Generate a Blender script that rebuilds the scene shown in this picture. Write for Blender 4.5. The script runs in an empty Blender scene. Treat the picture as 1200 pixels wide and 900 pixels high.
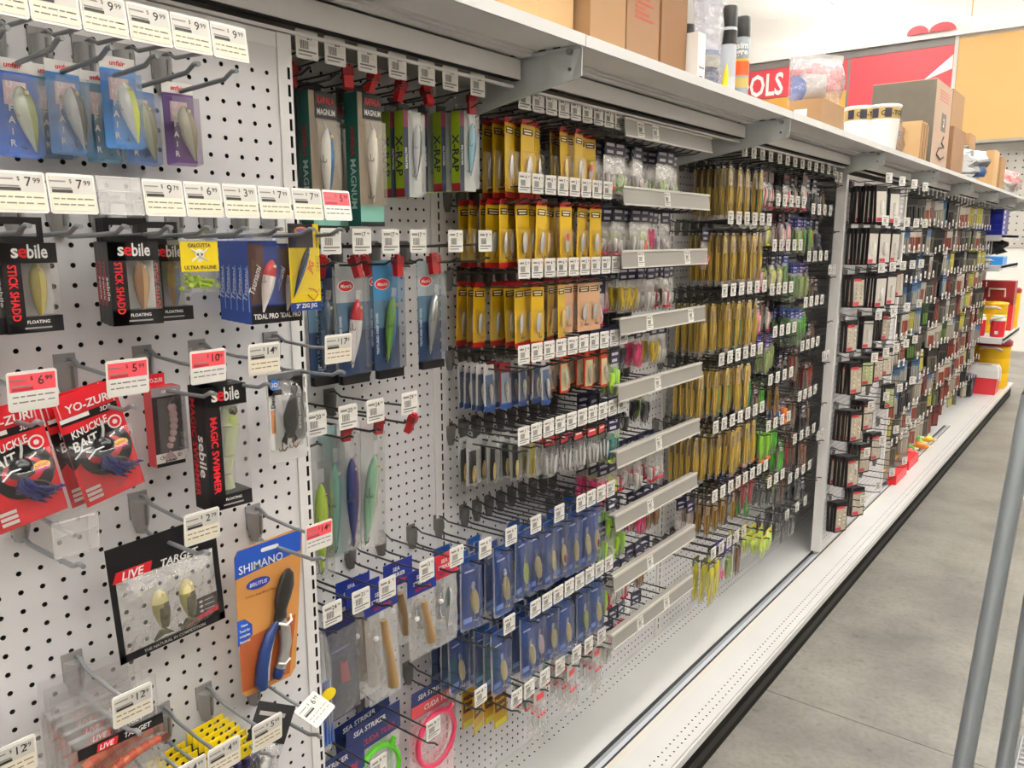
import bpy, math, random
from mathutils import Matrix, Vector
random.seed(7)
SC = bpy.context.scene
COL = SC.collection
R = math.radians

# ------------------------------------------------------------------ camera
CAMPOS = (1.3014, 0.0, 1.655)
cd = bpy.data.cameras.new('camera'); cam = bpy.data.objects.new('camera', cd); COL.objects.link(cam)
cam.location = CAMPOS
cam.rotation_euler = (R(90 - 10.366), 0, R(38.067))
cd.sensor_fit = 'HORIZONTAL'; cd.sensor_width = 36; cd.lens = 922.5 / 1200 * 36
cd.clip_start = 0.02; cd.clip_end = 80
SC.camera = cam

# ------------------------------------------------------------------ world, lights, exposure
SC.view_settings.view_transform = 'Standard'; SC.view_settings.look = 'None'
SC.view_settings.gamma = 1.0; SC.view_settings.use_curve_mapping = False
SC.view_settings.exposure = -0.13
SC.cycles.transparent_max_bounces = 16
SC.cycles.max_bounces = 8
w = bpy.data.worlds.new('world'); SC.world = w; w.use_nodes = True
w.node_tree.nodes['Background'].inputs[0].default_value = (1.0, 0.985, 0.96, 1)
w.node_tree.nodes['Background'].inputs[1].default_value = 0.42
LAMPS = [(x, y) for x in (-2.6, 1.55, 5.2) for y in (-2.5, 1.2, 4.9, 8.6, 12.0)]  # farthest row added to wash the back wall with light
for (x, y) in LAMPS:
    for z, e, rx, sx in ((5.17, 20, 0, .35), (5.31, 225, 180, .5)):       # fixture lights down; strong upward light added to whiten the ceiling
        ld = bpy.data.lights.new('tube_and_fill_light', 'AREA'); ld.shape = 'RECTANGLE'; ld.size = sx; ld.size_y = 2.6
        ld.energy = e; ld.color = (1.0, 0.994, 0.985)
        lo = bpy.data.objects.new('tube_and_fill_light', ld); COL.objects.link(lo); lo.location = (x, y, z); lo.rotation_euler = (R(rx), 0, 0)

# ------------------------------------------------------------------ materials
def lin(h):
    h = h.lstrip('#'); c = [int(h[i:i + 2], 16) / 255 for i in (0, 2, 4)]
    return tuple((v / 12.92 if v <= .04045 else ((v + .055) / 1.055) ** 2.4) for v in c)
MATS = {}
def mat(name, hexc, rough=.5, metal=0., noise=0., nscale=20., bump=0., bscale=60., spec=.5, emit=0., coat=0.):
    if name in MATS: return MATS[name]
    m = bpy.data.materials.new(name); m.use_nodes = True; nt = m.node_tree; b = nt.nodes['Principled BSDF']
    c = lin(hexc); b.inputs['Base Color'].default_value = (*c, 1)
    b.inputs['Roughness'].default_value = rough; b.inputs['Metallic'].default_value = metal
    b.inputs['Specular IOR Level'].default_value = spec
    if coat: b.inputs['Coat Weight'].default_value = coat; b.inputs['Coat Roughness'].default_value = .08
    if emit: b.inputs['Emission Color'].default_value = (*c, 1); b.inputs['Emission Strength'].default_value = emit
    if noise or bump:
        tc = nt.nodes.new('ShaderNodeTexCoord')
        if noise:
            n = nt.nodes.new('ShaderNodeTexNoise'); n.inputs['Scale'].default_value = nscale; n.inputs['Detail'].default_value = 4
            nt.links.new(tc.outputs['Object'], n.inputs['Vector'])
            mx = nt.nodes.new('ShaderNodeMix'); mx.data_type = 'RGBA'
            nt.links.new(n.outputs['Fac'], mx.inputs['Factor'])
            mx.inputs['A'].default_value = (*[max(0, v * (1 - noise)) for v in c], 1)
            mx.inputs['B'].default_value = (*[min(1, v * (1 + noise)) for v in c], 1)
            nt.links.new(mx.outputs['Result'], b.inputs['Base Color'])
        if bump:
            n2 = nt.nodes.new('ShaderNodeTexNoise'); n2.inputs['Scale'].default_value = bscale
            nt.links.new(tc.outputs['Object'], n2.inputs['Vector'])
            bp = nt.nodes.new('ShaderNodeBump'); bp.inputs['Strength'].default_value = bump; bp.inputs['Distance'].default_value = .004
            nt.links.new(n2.outputs['Fac'], bp.inputs['Height']); nt.links.new(bp.outputs['Normal'], b.inputs['Normal'])
    MATS[name] = m; return m
def clear(name, tint='#ffffff', milky=.06, gloss=.10, rough=.12, bump=0., bscale=40.):
    """cheap thin clear plastic: transparent film with a glossy sheen and a little milkiness"""
    if name in MATS: return MATS[name]
    m = bpy.data.materials.new(name); m.use_nodes = True; nt = m.node_tree; nt.nodes.clear()
    out = nt.nodes.new('ShaderNodeOutputMaterial'); tr = nt.nodes.new('ShaderNodeBsdfTransparent'); gl = nt.nodes.new('ShaderNodeBsdfGlossy')
    df = nt.nodes.new('ShaderNodeBsdfDiffuse'); m1 = nt.nodes.new('ShaderNodeMixShader'); m2 = nt.nodes.new('ShaderNodeMixShader')
    t = lin(tint); tr.inputs[0].default_value = (*[.35 + .65 * v for v in t], 1); df.inputs[0].default_value = (*t, 1)
    gl.inputs['Roughness'].default_value = rough; gl.inputs[0].default_value = (1, 1, 1, 1)
    lw = nt.nodes.new('ShaderNodeLayerWeight'); lw.inputs['Blend'].default_value = .25
    ma = nt.nodes.new('ShaderNodeMath'); ma.operation = 'MULTIPLY_ADD'; ma.inputs[1].default_value = .5; ma.inputs[2].default_value = gloss
    nt.links.new(lw.outputs['Fresnel'], ma.inputs[0])
    m1.inputs[0].default_value = milky
    nt.links.new(tr.outputs[0], m1.inputs[1]); nt.links.new(df.outputs[0], m1.inputs[2])
    nt.links.new(ma.outputs[0], m2.inputs[0]); nt.links.new(m1.outputs[0], m2.inputs[1]); nt.links.new(gl.outputs[0], m2.inputs[2])
    nt.links.new(m2.outputs[0], out.inputs[0])
    if bump:
        tc = nt.nodes.new('ShaderNodeTexCoord'); n2 = nt.nodes.new('ShaderNodeTexNoise'); n2.inputs['Scale'].default_value = bscale; n2.inputs['Detail'].default_value = 3
        nt.links.new(tc.outputs['Object'], n2.inputs['Vector'])
        bp = nt.nodes.new('ShaderNodeBump'); bp.inputs['Strength'].default_value = bump; bp.inputs['Distance'].default_value = .01
        nt.links.new(n2.outputs['Fac'], bp.inputs['Height'])
        nt.links.new(bp.outputs['Normal'], gl.inputs['Normal']); nt.links.new(bp.outputs['Normal'], lw.inputs['Normal'])
    MATS[name] = m; return m
_pc = {}
def pm(hexc, rough=.42, **k):
    """plain printed / moulded colour"""
    key = (hexc, rough, tuple(sorted(k.items())))
    if key not in _pc: _pc[key] = mat('colour_' + hexc.lstrip('#') + '_%d' % len(_pc), hexc, rough, **k)
    return _pc[key]

PEG = mat('pegboard_paint', '#dddcdd', .55, noise=.03, nscale=3)
WHITE = mat('white_enamel', '#e4e2e0', .4, noise=.02, nscale=2)
DECK = mat('deck_enamel', '#d3d3d1', .38, noise=.06, nscale=6)
BRKT = mat('bracket_enamel', '#d5d9d8', .45)
DARK = mat('gap_shade', '#0b0a09', .9)
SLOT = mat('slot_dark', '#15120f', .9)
KICK = mat('black_kick', '#12100e', .75, noise=.3, nscale=9, spec=.2)
ALU = mat('aluminium', '#a4a7ab', .32, metal=.25)
RUB = mat('rubber_edge', '#2a2a30', .6)
GREYP = mat('grey_plastic', '#8f8d8b', .4)
DGREYP = mat('dark_grey_plastic', '#6a6764', .42)
STEELG = mat('grey_steel_wire', '#8a8d90', .38, metal=.35)
BLACKW = mat('black_wire', '#4a4947', .3, metal=.5)
STRIPM = mat('strip_plastic', '#918d86', .3)
PAPER = mat('tag_paper', '#e6e3dd', .5)
CREAM = mat('tag_cream', '#e6dcc6', .5)
TAGG = mat('tag_grey', '#c9c5be', .5)
SALE = mat('tag_red', '#e8505a', .5)
INK = mat('ink', '#2b2926', .6)
INKG = mat('ink_grey', '#7d7a75', .6)
CHROME = mat('chrome', '#d8d8d8', .14, metal=1.)
GOLD = mat('gold_metal', '#f0d488', .3, metal=.4)
SILV = mat('silver_metal', '#eaeae8', .26, metal=.45)
WIREM = mat('hook_wire', '#6c6c6c', .3, metal=.9)
CLR = clear('clear_plastic', milky=.025, gloss=.08)
CLRB = clear('clear_bag', milky=.12, gloss=.13, rough=.16, bump=.5, bscale=45)
CLRT = clear('clear_tag_holder', milky=.22, gloss=.12, rough=.15)
CARD = mat('cardboard', '#97744f', .8, noise=.07, nscale=12)
CARDL = mat('cardboard_pale', '#bd9a6c', .8, noise=.06, nscale=10)

# ------------------------------------------------------------------ mesh builder
_tx = {}
def text_geo(s, bold=0., shear=0.):
    key = (s, bold, shear)
    if key not in _tx:
        c = bpy.data.curves.new('t', 'FONT'); c.body = s; c.size = 1; c.resolution_u = 2; c.offset = bold; c.shear = shear
        c.align_x = 'CENTER'; c.align_y = 'CENTER'; c.fill_mode = 'FRONT'
        o = bpy.data.objects.new('t', c); COL.objects.link(o)
        dg = bpy.context.evaluated_depsgraph_get(); me = bpy.data.meshes.new_from_object(o.evaluated_get(dg))
        vs = [v.co.copy() for v in me.vertices]; fs = [tuple(p.vertices) for p in me.polygons]
        bpy.data.objects.remove(o); bpy.data.curves.remove(c); bpy.data.meshes.remove(me)
        if vs:
            x0, x1 = min(v.x for v in vs), max(v.x for v in vs); y0, y1 = min(v.y for v in vs), max(v.y for v in vs)
        else: x0 = x1 = y0 = y1 = 0
        _tx[key] = ([(v.x - (x0 + x1) / 2, v.y - (y0 + y1) / 2) for v in vs], fs, x1 - x0, y1 - y0)
    return _tx[key]

class MB:
    def __init__(s): s.v = []; s.f = []; s.m = []; s.sm = []; s.mats = []
    def mi(s, m):
        if m not in s.mats: s.mats.append(m)
        return s.mats.index(m)
    def add(s, vs, fs, m, smooth=False):
        o = len(s.v); s.v += [tuple(p) for p in vs]
        for i, f in enumerate(fs):
            s.f.append(tuple(a + o for a in f)); s.m.append(s.mi(m[i] if isinstance(m, (list, tuple)) else m)); s.sm.append(smooth)
        return s
    def box(s, x0, x1, y0, y1, z0, z1, m):
        """m: one material or dict with keys F(+x) B L(-y) R T D"""
        vs = [(x, y, z) for x in (x0, x1) for y in (y0, y1) for z in (z0, z1)]
        fs = [(4, 6, 7, 5), (0, 1, 3, 2), (0, 4, 5, 1), (2, 3, 7, 6), (1, 5, 7, 3), (0, 2, 6, 4)]
        if isinstance(m, dict): m = [m.get(k, m.get('*')) for k in 'FBLRTD']
        return s.add(vs, fs, m)
    def bar(s, a, b, wy, m):
        """square bar from a to b"""
        return s.tube([a, b], wy, 4, m)
    def prism(s, pts, x0, x1, m, side=None):
        """polygon of (y,z), counter-clockwise seen from +x, extruded along x"""
        n = len(pts); vs = [(x1, y, z) for y, z in pts] + [(x0, y, z) for y, z in pts]
        fs = [tuple(range(n)), tuple(range(2 * n - 1, n - 1, -1))] + [(i, i + n, (i + 1) % n + n, (i + 1) % n) for i in range(n)]
        return s.add(vs, fs, [m, m] + [side or m] * n)
    def rrect(s, y0, y1, z0, z1, r, x0, x1, m, side=None, n=4):
        pts = []
        for cy, cz, a0 in ((y1 - r, z0 + r, -90), (y1 - r, z1 - r, 0), (y0 + r, z1 - r, 90), (y0 + r, z0 + r, 180)):
            for k in range(n + 1):
                a = R(a0 + 90 * k / n); pts.append((cy + r * math.cos(a), cz + r * math.sin(a)))
        return s.prism(pts, x0, x1, m, side)
    def ell(s, cy, cz, ry, rz, x0, x1, m, n=16, side=None):
        return s.prism([(cy + ry * math.cos(2 * math.pi * k / n), cz + rz * math.sin(2 * math.pi * k / n)) for k in range(n)], x0, x1, m, side)
    def tube(s, path, r, n, m, cap=True, smooth=True):
        P = [Vector(p) for p in path]; rings = []; up = Vector((0.13, .31, .94))
        rs = r if isinstance(r, (list, tuple)) else [r] * len(P)
        for i, p in enumerate(P):
            t = (P[min(i + 1, len(P) - 1)] - P[max(i - 1, 0)]).normalized()
            a = t.cross(up)
            if a.length < 1e-4: a = t.cross(Vector((1, 0, 0)))
            a.normalize(); b = t.cross(a)
            rings.append([tuple(p + (a * math.cos(2 * math.pi * k / n) + b * math.sin(2 * math.pi * k / n)) * rs[i]) for k in range(n)])
        return s.loft(rings, m, cap, smooth)
    def loft(s, rings, m, cap=True, smooth=True):
        n = len(rings[0]); vs = [p for r_ in rings for p in r_]; fs = []; ms = []
        for i in range(len(rings) - 1):
            for k in range(n):
                fs.append((i * n + k, i * n + (k + 1) % n, (i + 1) * n + (k + 1) % n, (i + 1) * n + k))
                ms.append(m(i, k) if callable(m) else m)
        s.add(vs, fs, ms, smooth)
        if cap:
            m0 = m(0, 0) if callable(m) else m; m1 = m(len(rings) - 2, 0) if callable(m) else m
            s.add(rings[0], [tuple(range(n - 1, -1, -1))], m0); s.add(rings[-1], [tuple(range(n))], m1)
        return s
    def lathe(s, prof, c, n, m, smooth=True):
        """profile of (radius, z) around the vertical through c"""
        rings = [[(c[0] + max(r_, 1e-4) * math.cos(2 * math.pi * k / n), c[1] + max(r_, 1e-4) * math.sin(2 * math.pi * k / n), c[2] + z) for k in range(n)] for r_, z in prof]
        return s.loft(rings, m, True, smooth)
    def sphere(s, c, r, m, n=8, rx=None, ry=None, rz=None):
        rx, ry, rz = rx or r, ry or r, rz or r; k = max(3, n // 2)
        rings = []
        for i in range(1, k):
            a = math.pi * i / k - math.pi / 2
            rings.append([(c[0] + rx * math.cos(a) * math.cos(2 * math.pi * j / n), c[1] + ry * math.cos(a) * math.sin(2 * math.pi * j / n), c[2] + rz * math.sin(a)) for j in range(n)])
        return s.loft(rings, m, True, True)
    def frustum(s, x0, x1, y0, y1, z0, z1, inset, m):
        i = inset
        vs = [(x0, y0, z0), (x0, y1, z0), (x0, y1, z1), (x0, y0, z1), (x1, y0 + i, z0 + i), (x1, y1 - i, z0 + i), (x1, y1 - i, z1 - i), (x1, y0 + i, z1 - i)]
        return s.add(vs, [(4, 5, 6, 7), (0, 1, 5, 4), (1, 2, 6, 5), (2, 3, 7, 6), (3, 0, 4, 7)], m)
    def pillow(s, y0, y1, z0, z1, x0, depth, m, seed=0, ny=4, nz=6, crinkle=.25, back=True):
        rnd = random.Random(seed); g = []
        for j in range(nz + 1):
            for i in range(ny + 1):
                u, v = i / ny, j / nz
                e = (1 - (2 * u - 1) ** 4) * (1 - (2 * v - 1) ** 6)
                d = depth * e * (1 + crinkle * rnd.uniform(-1, 1))
                g.append((x0 + d, y0 + (y1 - y0) * u, z0 + (z1 - z0) * v))
        fs = [(j * (ny + 1) + i, j * (ny + 1) + i + 1, (j + 1) * (ny + 1) + i + 1, (j + 1) * (ny + 1) + i) for j in range(nz) for i in range(ny)]
        s.add(g, fs, m, True)
        if back: s.add([(x0, y0, z0), (x0, y1, z0), (x0, y1, z1), (x0, y0, z1)], [(3, 2, 1, 0)], m)
        return s
    def text(s, t, size, y, z, x, m, plane='F', rot=0, bold=.02, shear=0., fit=None, sy=1.):
        """flat lettering. F: faces +x, reads along +y.  L: faces -y, reads along +x (y then means x, x means y).  U faces +z"""
        vs, fs, wd, ht = text_geo(t, min(bold, .022), shear)
        k = size
        if fit and wd * k > fit: k = fit / wd
        ca, sa = math.cos(R(rot)), math.sin(R(rot)); out = []
        for a, b in vs:
            a, b = a * k, b * (size if sy == 1. else size * sy) if not fit else b * min(size, k * 1.6)
            a, b = a * ca - b * sa, a * sa + b * ca
            if plane == 'F': out.append((x, y + a, z + b))
            elif plane == 'L': out.append((y + a, x, z + b))
            elif plane == 'N': out.append((y + a, x, z + b))
        return s.add(out, fs, m)
    def mesh(s, name):
        me = bpy.data.meshes.new(name); me.from_pydata(s.v, [], s.f)
        for m in s.mats: me.materials.append(m)
        me.polygons.foreach_set('material_index', s.m); me.polygons.foreach_set('use_smooth', s.sm)
        me.update(); return me

# ------------------------------------------------------------------ things and parts
LABELS = {}
def tag(o, label, cat, group=None, kind=None):
    if label:
        o['label'] = label
        LABELS.setdefault(label, []).append(o)
    if cat: o['category'] = cat
    if group: o['group'] = group
    if kind: o['kind'] = kind
    return o
def link(name, data, parent=None, loc=(0, 0, 0), rot=None, scale=None):
    o = bpy.data.objects.new(name, data); COL.objects.link(o); o.location = loc
    if rot: o.rotation_euler = rot
    if scale: o.scale = scale
    if parent: o.parent = parent
    return o
class T:
    """template of a thing: named parts and sub-parts that share mesh data between copies"""
    def __init__(s, name): s.name = name; s.parts = []
    def part(s, pname, mb, label=None):
        s.parts.append([pname, mb.mesh(pname) if isinstance(mb, MB) else mb, label, []]); return s
    def sub(s, pname, mb): s.parts[-1][3].append((pname, mb.mesh(pname) if isinstance(mb, MB) else mb)); return s
def spawn(t, loc, label, cat, group=None, rot=(0, 0, 0), kind=None, scale=None):
    if len(t.parts) == 1 and not t.parts[0][3]:
        o = link(t.name, t.parts[0][1], None, loc, rot, scale)
    else:
        o = link(t.name, None, None, loc, rot, scale); o.empty_display_size = .02
        for pn, me, lb, subs in t.parts:
            p = link(pn, me, o)
            if lb: p['label'] = lb
            for sn, sme in subs: link(sn, sme, p)
    return tag(o, label, cat, group, kind)
ORD = ['first', 'second', 'third', 'fourth', 'fifth', 'sixth', 'seventh', 'eighth', 'ninth', 'tenth', 'eleventh', 'twelfth', 'thirteenth', 'fourteenth', 'fifteenth', 'sixteenth', 'seventeenth', 'eighteenth', 'nineteenth', 'twentieth']
def ordn(i): return ORD[i] if i < len(ORD) else 'number %d' % (i + 1)

# ------------------------------------------------------------------ perforated sheets
P_ = .0254
def perf(mb, u0, v0, nu, nv, rad, fn, m, depth, edge=None, pu=P_, pv=P_, rv=None, sides=8):
    """sheet of nu x nv cells, one closed hole per cell, its inside painted dark as shade; fn(u,v,d) -> xyz.  edge = (u_lo,u_hi,v_lo,v_hi) fills the border"""
    rv = rv or rad
    if sides == 8: ring = [(math.cos(R(22.5 + 45 * k)) * rad, math.sin(R(22.5 + 45 * k)) * rv) for k in range(8)]
    else: ring = [(rad, rv), (-rad, rv), (-rad, -rv), (rad, -rv)]
    V = []; F = []; MI = []
    for j in range(nv):
        for i in range(nu):
            cu, cv = u0 + i * pu, v0 + j * pv; o = len(V)
            V += [fn(cu + a * pu / 2, cv + b * pv / 2, 0) for a, b in ((1, 1), (-1, 1), (-1, -1), (1, -1))]
            V += [fn(cu + a, cv + b, 0) for a, b in ring]
            V += [fn(cu + a, cv + b, depth) for a, b in ring]
            if sides == 8:
                c = [o, o + 1, o + 2, o + 3]; r = [o + 4 + k for k in range(8)]
                F += [(c[0], r[1], r[0]), (c[0], c[1], r[2], r[1]), (c[1], r[3], r[2]), (c[1], c[2], r[4], r[3]), (c[2], r[5], r[4]), (c[2], c[3], r[6], r[5]), (c[3], r[7], r[6]), (c[3], c[0], r[0], r[7])]
                F += [(r[k], r[(k + 1) % 8], r[(k + 1) % 8] + 8, r[k] + 8) for k in range(8)]
                F.append(tuple(r[k] + 8 for k in range(7, -1, -1)))
            else:
                F += [(o + k, o + (k + 1) % 4, o + 4 + (k + 1) % 4, o + 4 + k) for k in range(4)]
                F += [(o + 4 + k, o + 4 + (k + 1) % 4, o + 8 + (k + 1) % 4, o + 8 + k) for k in range(4)]
                F.append((o + 11, o + 10, o + 9, o + 8))
    nper = 17 if sides == 8 else 9
    ns = 8 if sides == 8 else 4
    ms = ([m] * ns + [SLOT] * (nper - ns)) * (nu * nv)  # hole floors painted dark for the shadowy void, walls share the colour
    mb.add(V, F, ms)
    if edge:
        ul, uh, vl, vh = edge; a0, a1 = u0 - pu / 2, u0 + (nu - .5) * pu; b0, b1 = v0 - pv / 2, v0 + (nv - .5) * pv
        for q in ((ul, a0, vl, vh), (a1, uh, vl, vh), (a0, a1, vl, b0), (a0, a1, b1, vh)):
            if q[1] - q[0] > 1e-5 and q[3] - q[2] > 1e-5:
                mb.add([fn(q[0], q[2], 0), fn(q[1], q[2], 0), fn(q[1], q[3], 0), fn(q[0], q[3], 0)], [(0, 1, 2, 3)], m)
    return mb
# ================================================================== SETTING
UP0 = .183; PITCH = 1.195                       # bay uprights at UP0 + k * PITCH along the aisle
def upr(k): return UP0 + k * PITCH
def structure(name, mb, parent=None):
    o = link(name, mb.mesh(name), parent)
    if not parent: o['kind'] = 'structure'
    return o
# --- floor: concrete slabs with recessed joints
CONC = bpy.data.materials.new('polished_concrete'); CONC.use_nodes = True
nt = CONC.node_tree; bs = nt.nodes['Principled BSDF']; tc = nt.nodes.new('ShaderNodeTexCoord')
def noise(scale, detail, rough=.6, sy=1.):
    mp = nt.nodes.new('ShaderNodeMapping'); mp.inputs['Scale'].default_value = (1, sy, 1); nt.links.new(tc.outputs['Object'], mp.inputs[0])
    n = nt.nodes.new('ShaderNodeTexNoise'); n.inputs['Scale'].default_value = scale; n.inputs['Detail'].default_value = detail; n.inputs['Roughness'].default_value = rough
    nt.links.new(mp.outputs[0], n.inputs['Vector']); return n
def ramp(src, stops):
    r = nt.nodes.new('ShaderNodeValToRGB'); nt.links.new(src, r.inputs[0]); e = r.color_ramp.elements
    e[0].position, e[0].color = stops[0][0], (*lin(stops[0][1]), 1); e[1].position, e[1].color = stops[-1][0], (*lin(stops[-1][1]), 1)
    for p, c in stops[1:-1]: q = e.new(p); q.color = (*lin(c), 1)
    return r
n1 = noise(1.9, 6, .62); r1 = ramp(n1.outputs['Fac'], [(.30, '#5b5955'), (.5, '#75726c'), (.70, '#88857e')])
n2 = noise(16, 3, .6, 1.6); r2 = ramp(n2.outputs['Fac'], [(.60, '#ffffff'), (.74, '#a69d92')])
n3 = noise(48, 2, .5); r3 = ramp(n3.outputs['Fac'], [(.45, '#ffffff'), (.75, '#d9d2c6')])
mx = nt.nodes.new('ShaderNodeMix'); mx.data_type = 'RGBA'; mx.blend_type = 'MULTIPLY'; mx.inputs['Factor'].default_value = .55
nt.links.new(r1.outputs[0], mx.inputs['A']); nt.links.new(r2.outputs[0], mx.inputs['B'])
mx2 = nt.nodes.new('ShaderNodeMix'); mx2.data_type = 'RGBA'; mx2.blend_type = 'MULTIPLY'; mx2.inputs['Factor'].default_value = .6
nt.links.new(mx.outputs['Result'], mx2.inputs['A']); nt.links.new(r3.outputs[0], mx2.inputs['B'])
nt.links.new(mx2.outputs['Result'], bs.inputs['Base Color']); bs.inputs['Roughness'].default_value = .42
floor = structure('floor', MB().box(-9, 8, -6, 14.2, -.06, -.012, SLOT))
ys = [-6, -1.8, 2.704, 7.2, 11.7, 14.2]
for a, b in zip(ys, ys[1:]):
    link('floor_slab', MB().box(-9, 8, a + .002, b - .002, -.012, 0, CONC).mesh('floor_slab'), floor)
# --- room shell
WALLM = mat('store_wall_paint', '#f3f0ea', .8); CEILM = mat('ceiling_paint', '#f2efe9', .85)
structure('ceiling', MB().box(-9, 8, -6, 14.2, 5.9, 6.0, CEILM))
structure('wall_left', MB().box(-9.1, -9, -6, 14.2, 0, 5.9, WALLM))
structure('wall_right', MB().box(8, 8.1, -6, 14.2, 0, 5.9, WALLM))
structure('wall_front', MB().box(-9, 8, -6.1, -6, 0, 5.9, WALLM))
SIDEM = mat('light_blocker_grey', '#77716a', .8, noise=.25, nscale=5)
structure('aisle_light_blocker', MB().box(2.75, 2.85, -6, 11.5, 0, 2.1, SIDEM))  # unseen partition added to cut frontal light from across the aisle
structure('wall_back', MB().box(-9, 8, 14.0, 14.1, 0, 5.9, WALLM))
# --- lamps
LAMPM = mat('lamp_diffuser', '#fff6ea', .5, emit=6.0); HOUSE = mat('lamp_housing', '#eceae6', .5)
for i, (x, y) in enumerate(LAMPS):
    t = T('ceiling_light').part('housing', MB().box(-.22, .22, -1.35, 1.35, .03, .09, HOUSE)).part('diffuser', MB().box(-.18, .18, -1.3, 1.3, .022, .032, LAMPM))
    t.part('hanger_wire', MB().tube([(0, -1, .09), (0, -1, .70)], .004, 5, GREYP)).part('hanger_wire', MB().tube([(0, 1, .09), (0, 1, .70)], .004, 5, GREYP))
    spawn(t, (x, y, 5.2), 'white linear ceiling light above the store, %s of the hanging row' % ordn(i), 'ceiling light', 'hanging linear ceiling lights')

# --- display on the far wall
BANR = mat('banner_red', '#b8353e', .5); BANG = mat('banner_grey', '#6d6763', .6); TAN = mat('tan_paper', '#b8935c', .75, noise=.05, nscale=2)
YEL = pm('#c08f3c', .6)
t = T('tools_sign')
t.part('panel', MB().box(-9, -2.72, -.03, 0, 4.06, 4.62, {'*': BANR}))
t.part('top_strip', MB().box(-9, -1.19, -.04, -.03, 4.54, 4.64, BANG))
t.part('panel', MB().box(-2.68, -1.19, -.03, 0, 3.3, 4.6, BANR))
t.part('seam', MB().box(-2.72, -2.68, -.035, 0, 3.3, 4.6, BANG))
t.part('lower_band', MB().box(-9, -2.72, -.03, 0, 3.3, 4.05, YEL))
t.part('lettering', MB().text('TOOLS', .50, -4.30, 4.285, -.034, pm('#fbf6f2', .5), 'L', bold=.022, fit=1.08))
t.part('swoosh', MB().add([(-1.6, -.033, 4.06), (-1.2, -.033, 4.2), (-1.2, -.033, 4.40)], [(0, 1, 2)], pm('#f4f0ec', .5)))
spawn(t, (0, 13.99, 0), 'red wall sign with white lettering reading tools high at the back', 'sign')
t = T('display_board').part('board', MB().box(-1.14, 3.0, -.03, 0, 3.1, 4.62, TAN)).part('post', MB().box(-1.19, -1.14, -.05, 0, 2.2, 4.68, pm('#b9b6b0', .5)))
t.part('shelf_edge', MB().box(-1.14, 3, -.3, -.03, 3.06, 3.10, pm('#8d8880', .5)))
spawn(t, (0, 13.99, 0), 'large tan paper board on the back wall right of the red sign', 'board')
mb = MB(); perf(mb, -1.05, 1.6, 40, 14, .012, lambda u, v, d: (u, 13.97 + d, v), pm('#b3afa8', .6), .01, pu=.1, pv=.1)
o = link('back_pegboard', mb.mesh('back_pegboard')); tag(o, 'grey pegboard under the tan board on the back wall', 'pegboard')
o = link('cornice', MB().box(-9, 3, 13.9, 14, 4.66, 4.9, mat('cornice_white', '#f7f5f1', .8)).mesh('cornice')); o['kind'] = 'structure'; o.name = 'trim_1'
for i, (x, wd) in enumerate(((-1.70, .15), (-1.36, .18))):
    o = link('red_disc_sign', MB().prism([(wd * math.cos(R(a)), .12 * math.sin(R(a))) for a in range(0, 181, 15)], -.01, .01, BANR).mesh('red_disc_sign'), None, (x, 13.86, 4.76 - .02), (0, 0, R(-90)))
    tag(o, ('left' if i == 0 else 'right') + ' red half-round sign top above the wall display', 'sign')
o = link('hanging_rope', MB().tube([(-.93, 13.5, 5.9), (-.93, 13.5, 4.80)], .012, 6, pm('#c9a57c', .6)).mesh('hanging_rope')); tag(o, 'thin tan rope hanging from the ceiling above the tan board', 'cord')

# ================================================================== GONDOLA RUN
gond = link('gondola_shelving', None); tag(gond, 'long white pegboard shelving run with a top shelf and base deck', 'shelving')
Y_END = upr(7)                                   # last pegboard bay ends here
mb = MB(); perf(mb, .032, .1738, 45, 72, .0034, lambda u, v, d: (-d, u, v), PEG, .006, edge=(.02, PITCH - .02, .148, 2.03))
pegmesh = mb.mesh('pegboard_panel')
for k in range(0, 8): link('pegboard_panel', pegmesh, gond, (0, upr(k), 0))
link('back_sheet', MB().box(-.05, -.03, -1, 9.8, .1, 2.031, WHITE).mesh('back_sheet'), gond)
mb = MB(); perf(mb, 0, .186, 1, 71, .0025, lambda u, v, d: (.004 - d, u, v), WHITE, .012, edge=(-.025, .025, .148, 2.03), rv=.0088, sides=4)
mb.box(-.02, .004, -.0252, -.025, .148, 2.03, WHITE).box(-.02, .004, .025, .0252, .148, 2.03, WHITE)
upm = mb.mesh('upright')
for k in range(0, 9): link('upright', upm, gond, (0, upr(k), 0))
# base deck
Y0D, Y1D = -1.0, 9.86
mb = MB(); perf(mb, .02, Y0D + .02, 2, int((Y1D - Y0D - .04) / P_), .0032, lambda u, v, d: (u, v, .147 - d), DECK, .004, edge=(0, .203, Y0D, Y1D), pu=.026)
mb.box(0, .203, Y0D, Y1D, .135, .1425, WHITE); link('rear_deck', mb.mesh('rear_deck'), gond)
mb = MB().box(.203, .209, Y0D, 7.2, .13, .149, RUB).box(.209, .226, Y0D, 7.2, .13, .139, ALU).box(.226, .243, Y0D, 7.2, .13, .1455, mat('bright_aluminium', '#d9dee6', .3, metal=.2)).box(.243, .249, Y0D, 7.2, .13, .149, RUB)
link('slide_track', mb.mesh('slide_track'), gond)
mb = MB(); perf(mb, .351, Y0D + .02, 2, int((Y1D - Y0D - .04) / P_), .0032, lambda u, v, d: (u, v, .150 - d), DECK, .004, edge=(.275, .402, Y0D, Y1D), pu=.026)
mb.box(.249, .275, Y0D, Y1D, .13, .147, mat('deck_edge', '#d8d4cb', .45)).box(.275, .402, Y0D, Y1D, .135, .145, WHITE).box(.2745, .2755, Y0D, Y1D, .146, .150, WHITE)
mb.box(.203, .249, 7.2, Y1D, .13, .147, DECK)
link('front_deck', mb.mesh('front_deck'), gond)
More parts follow.
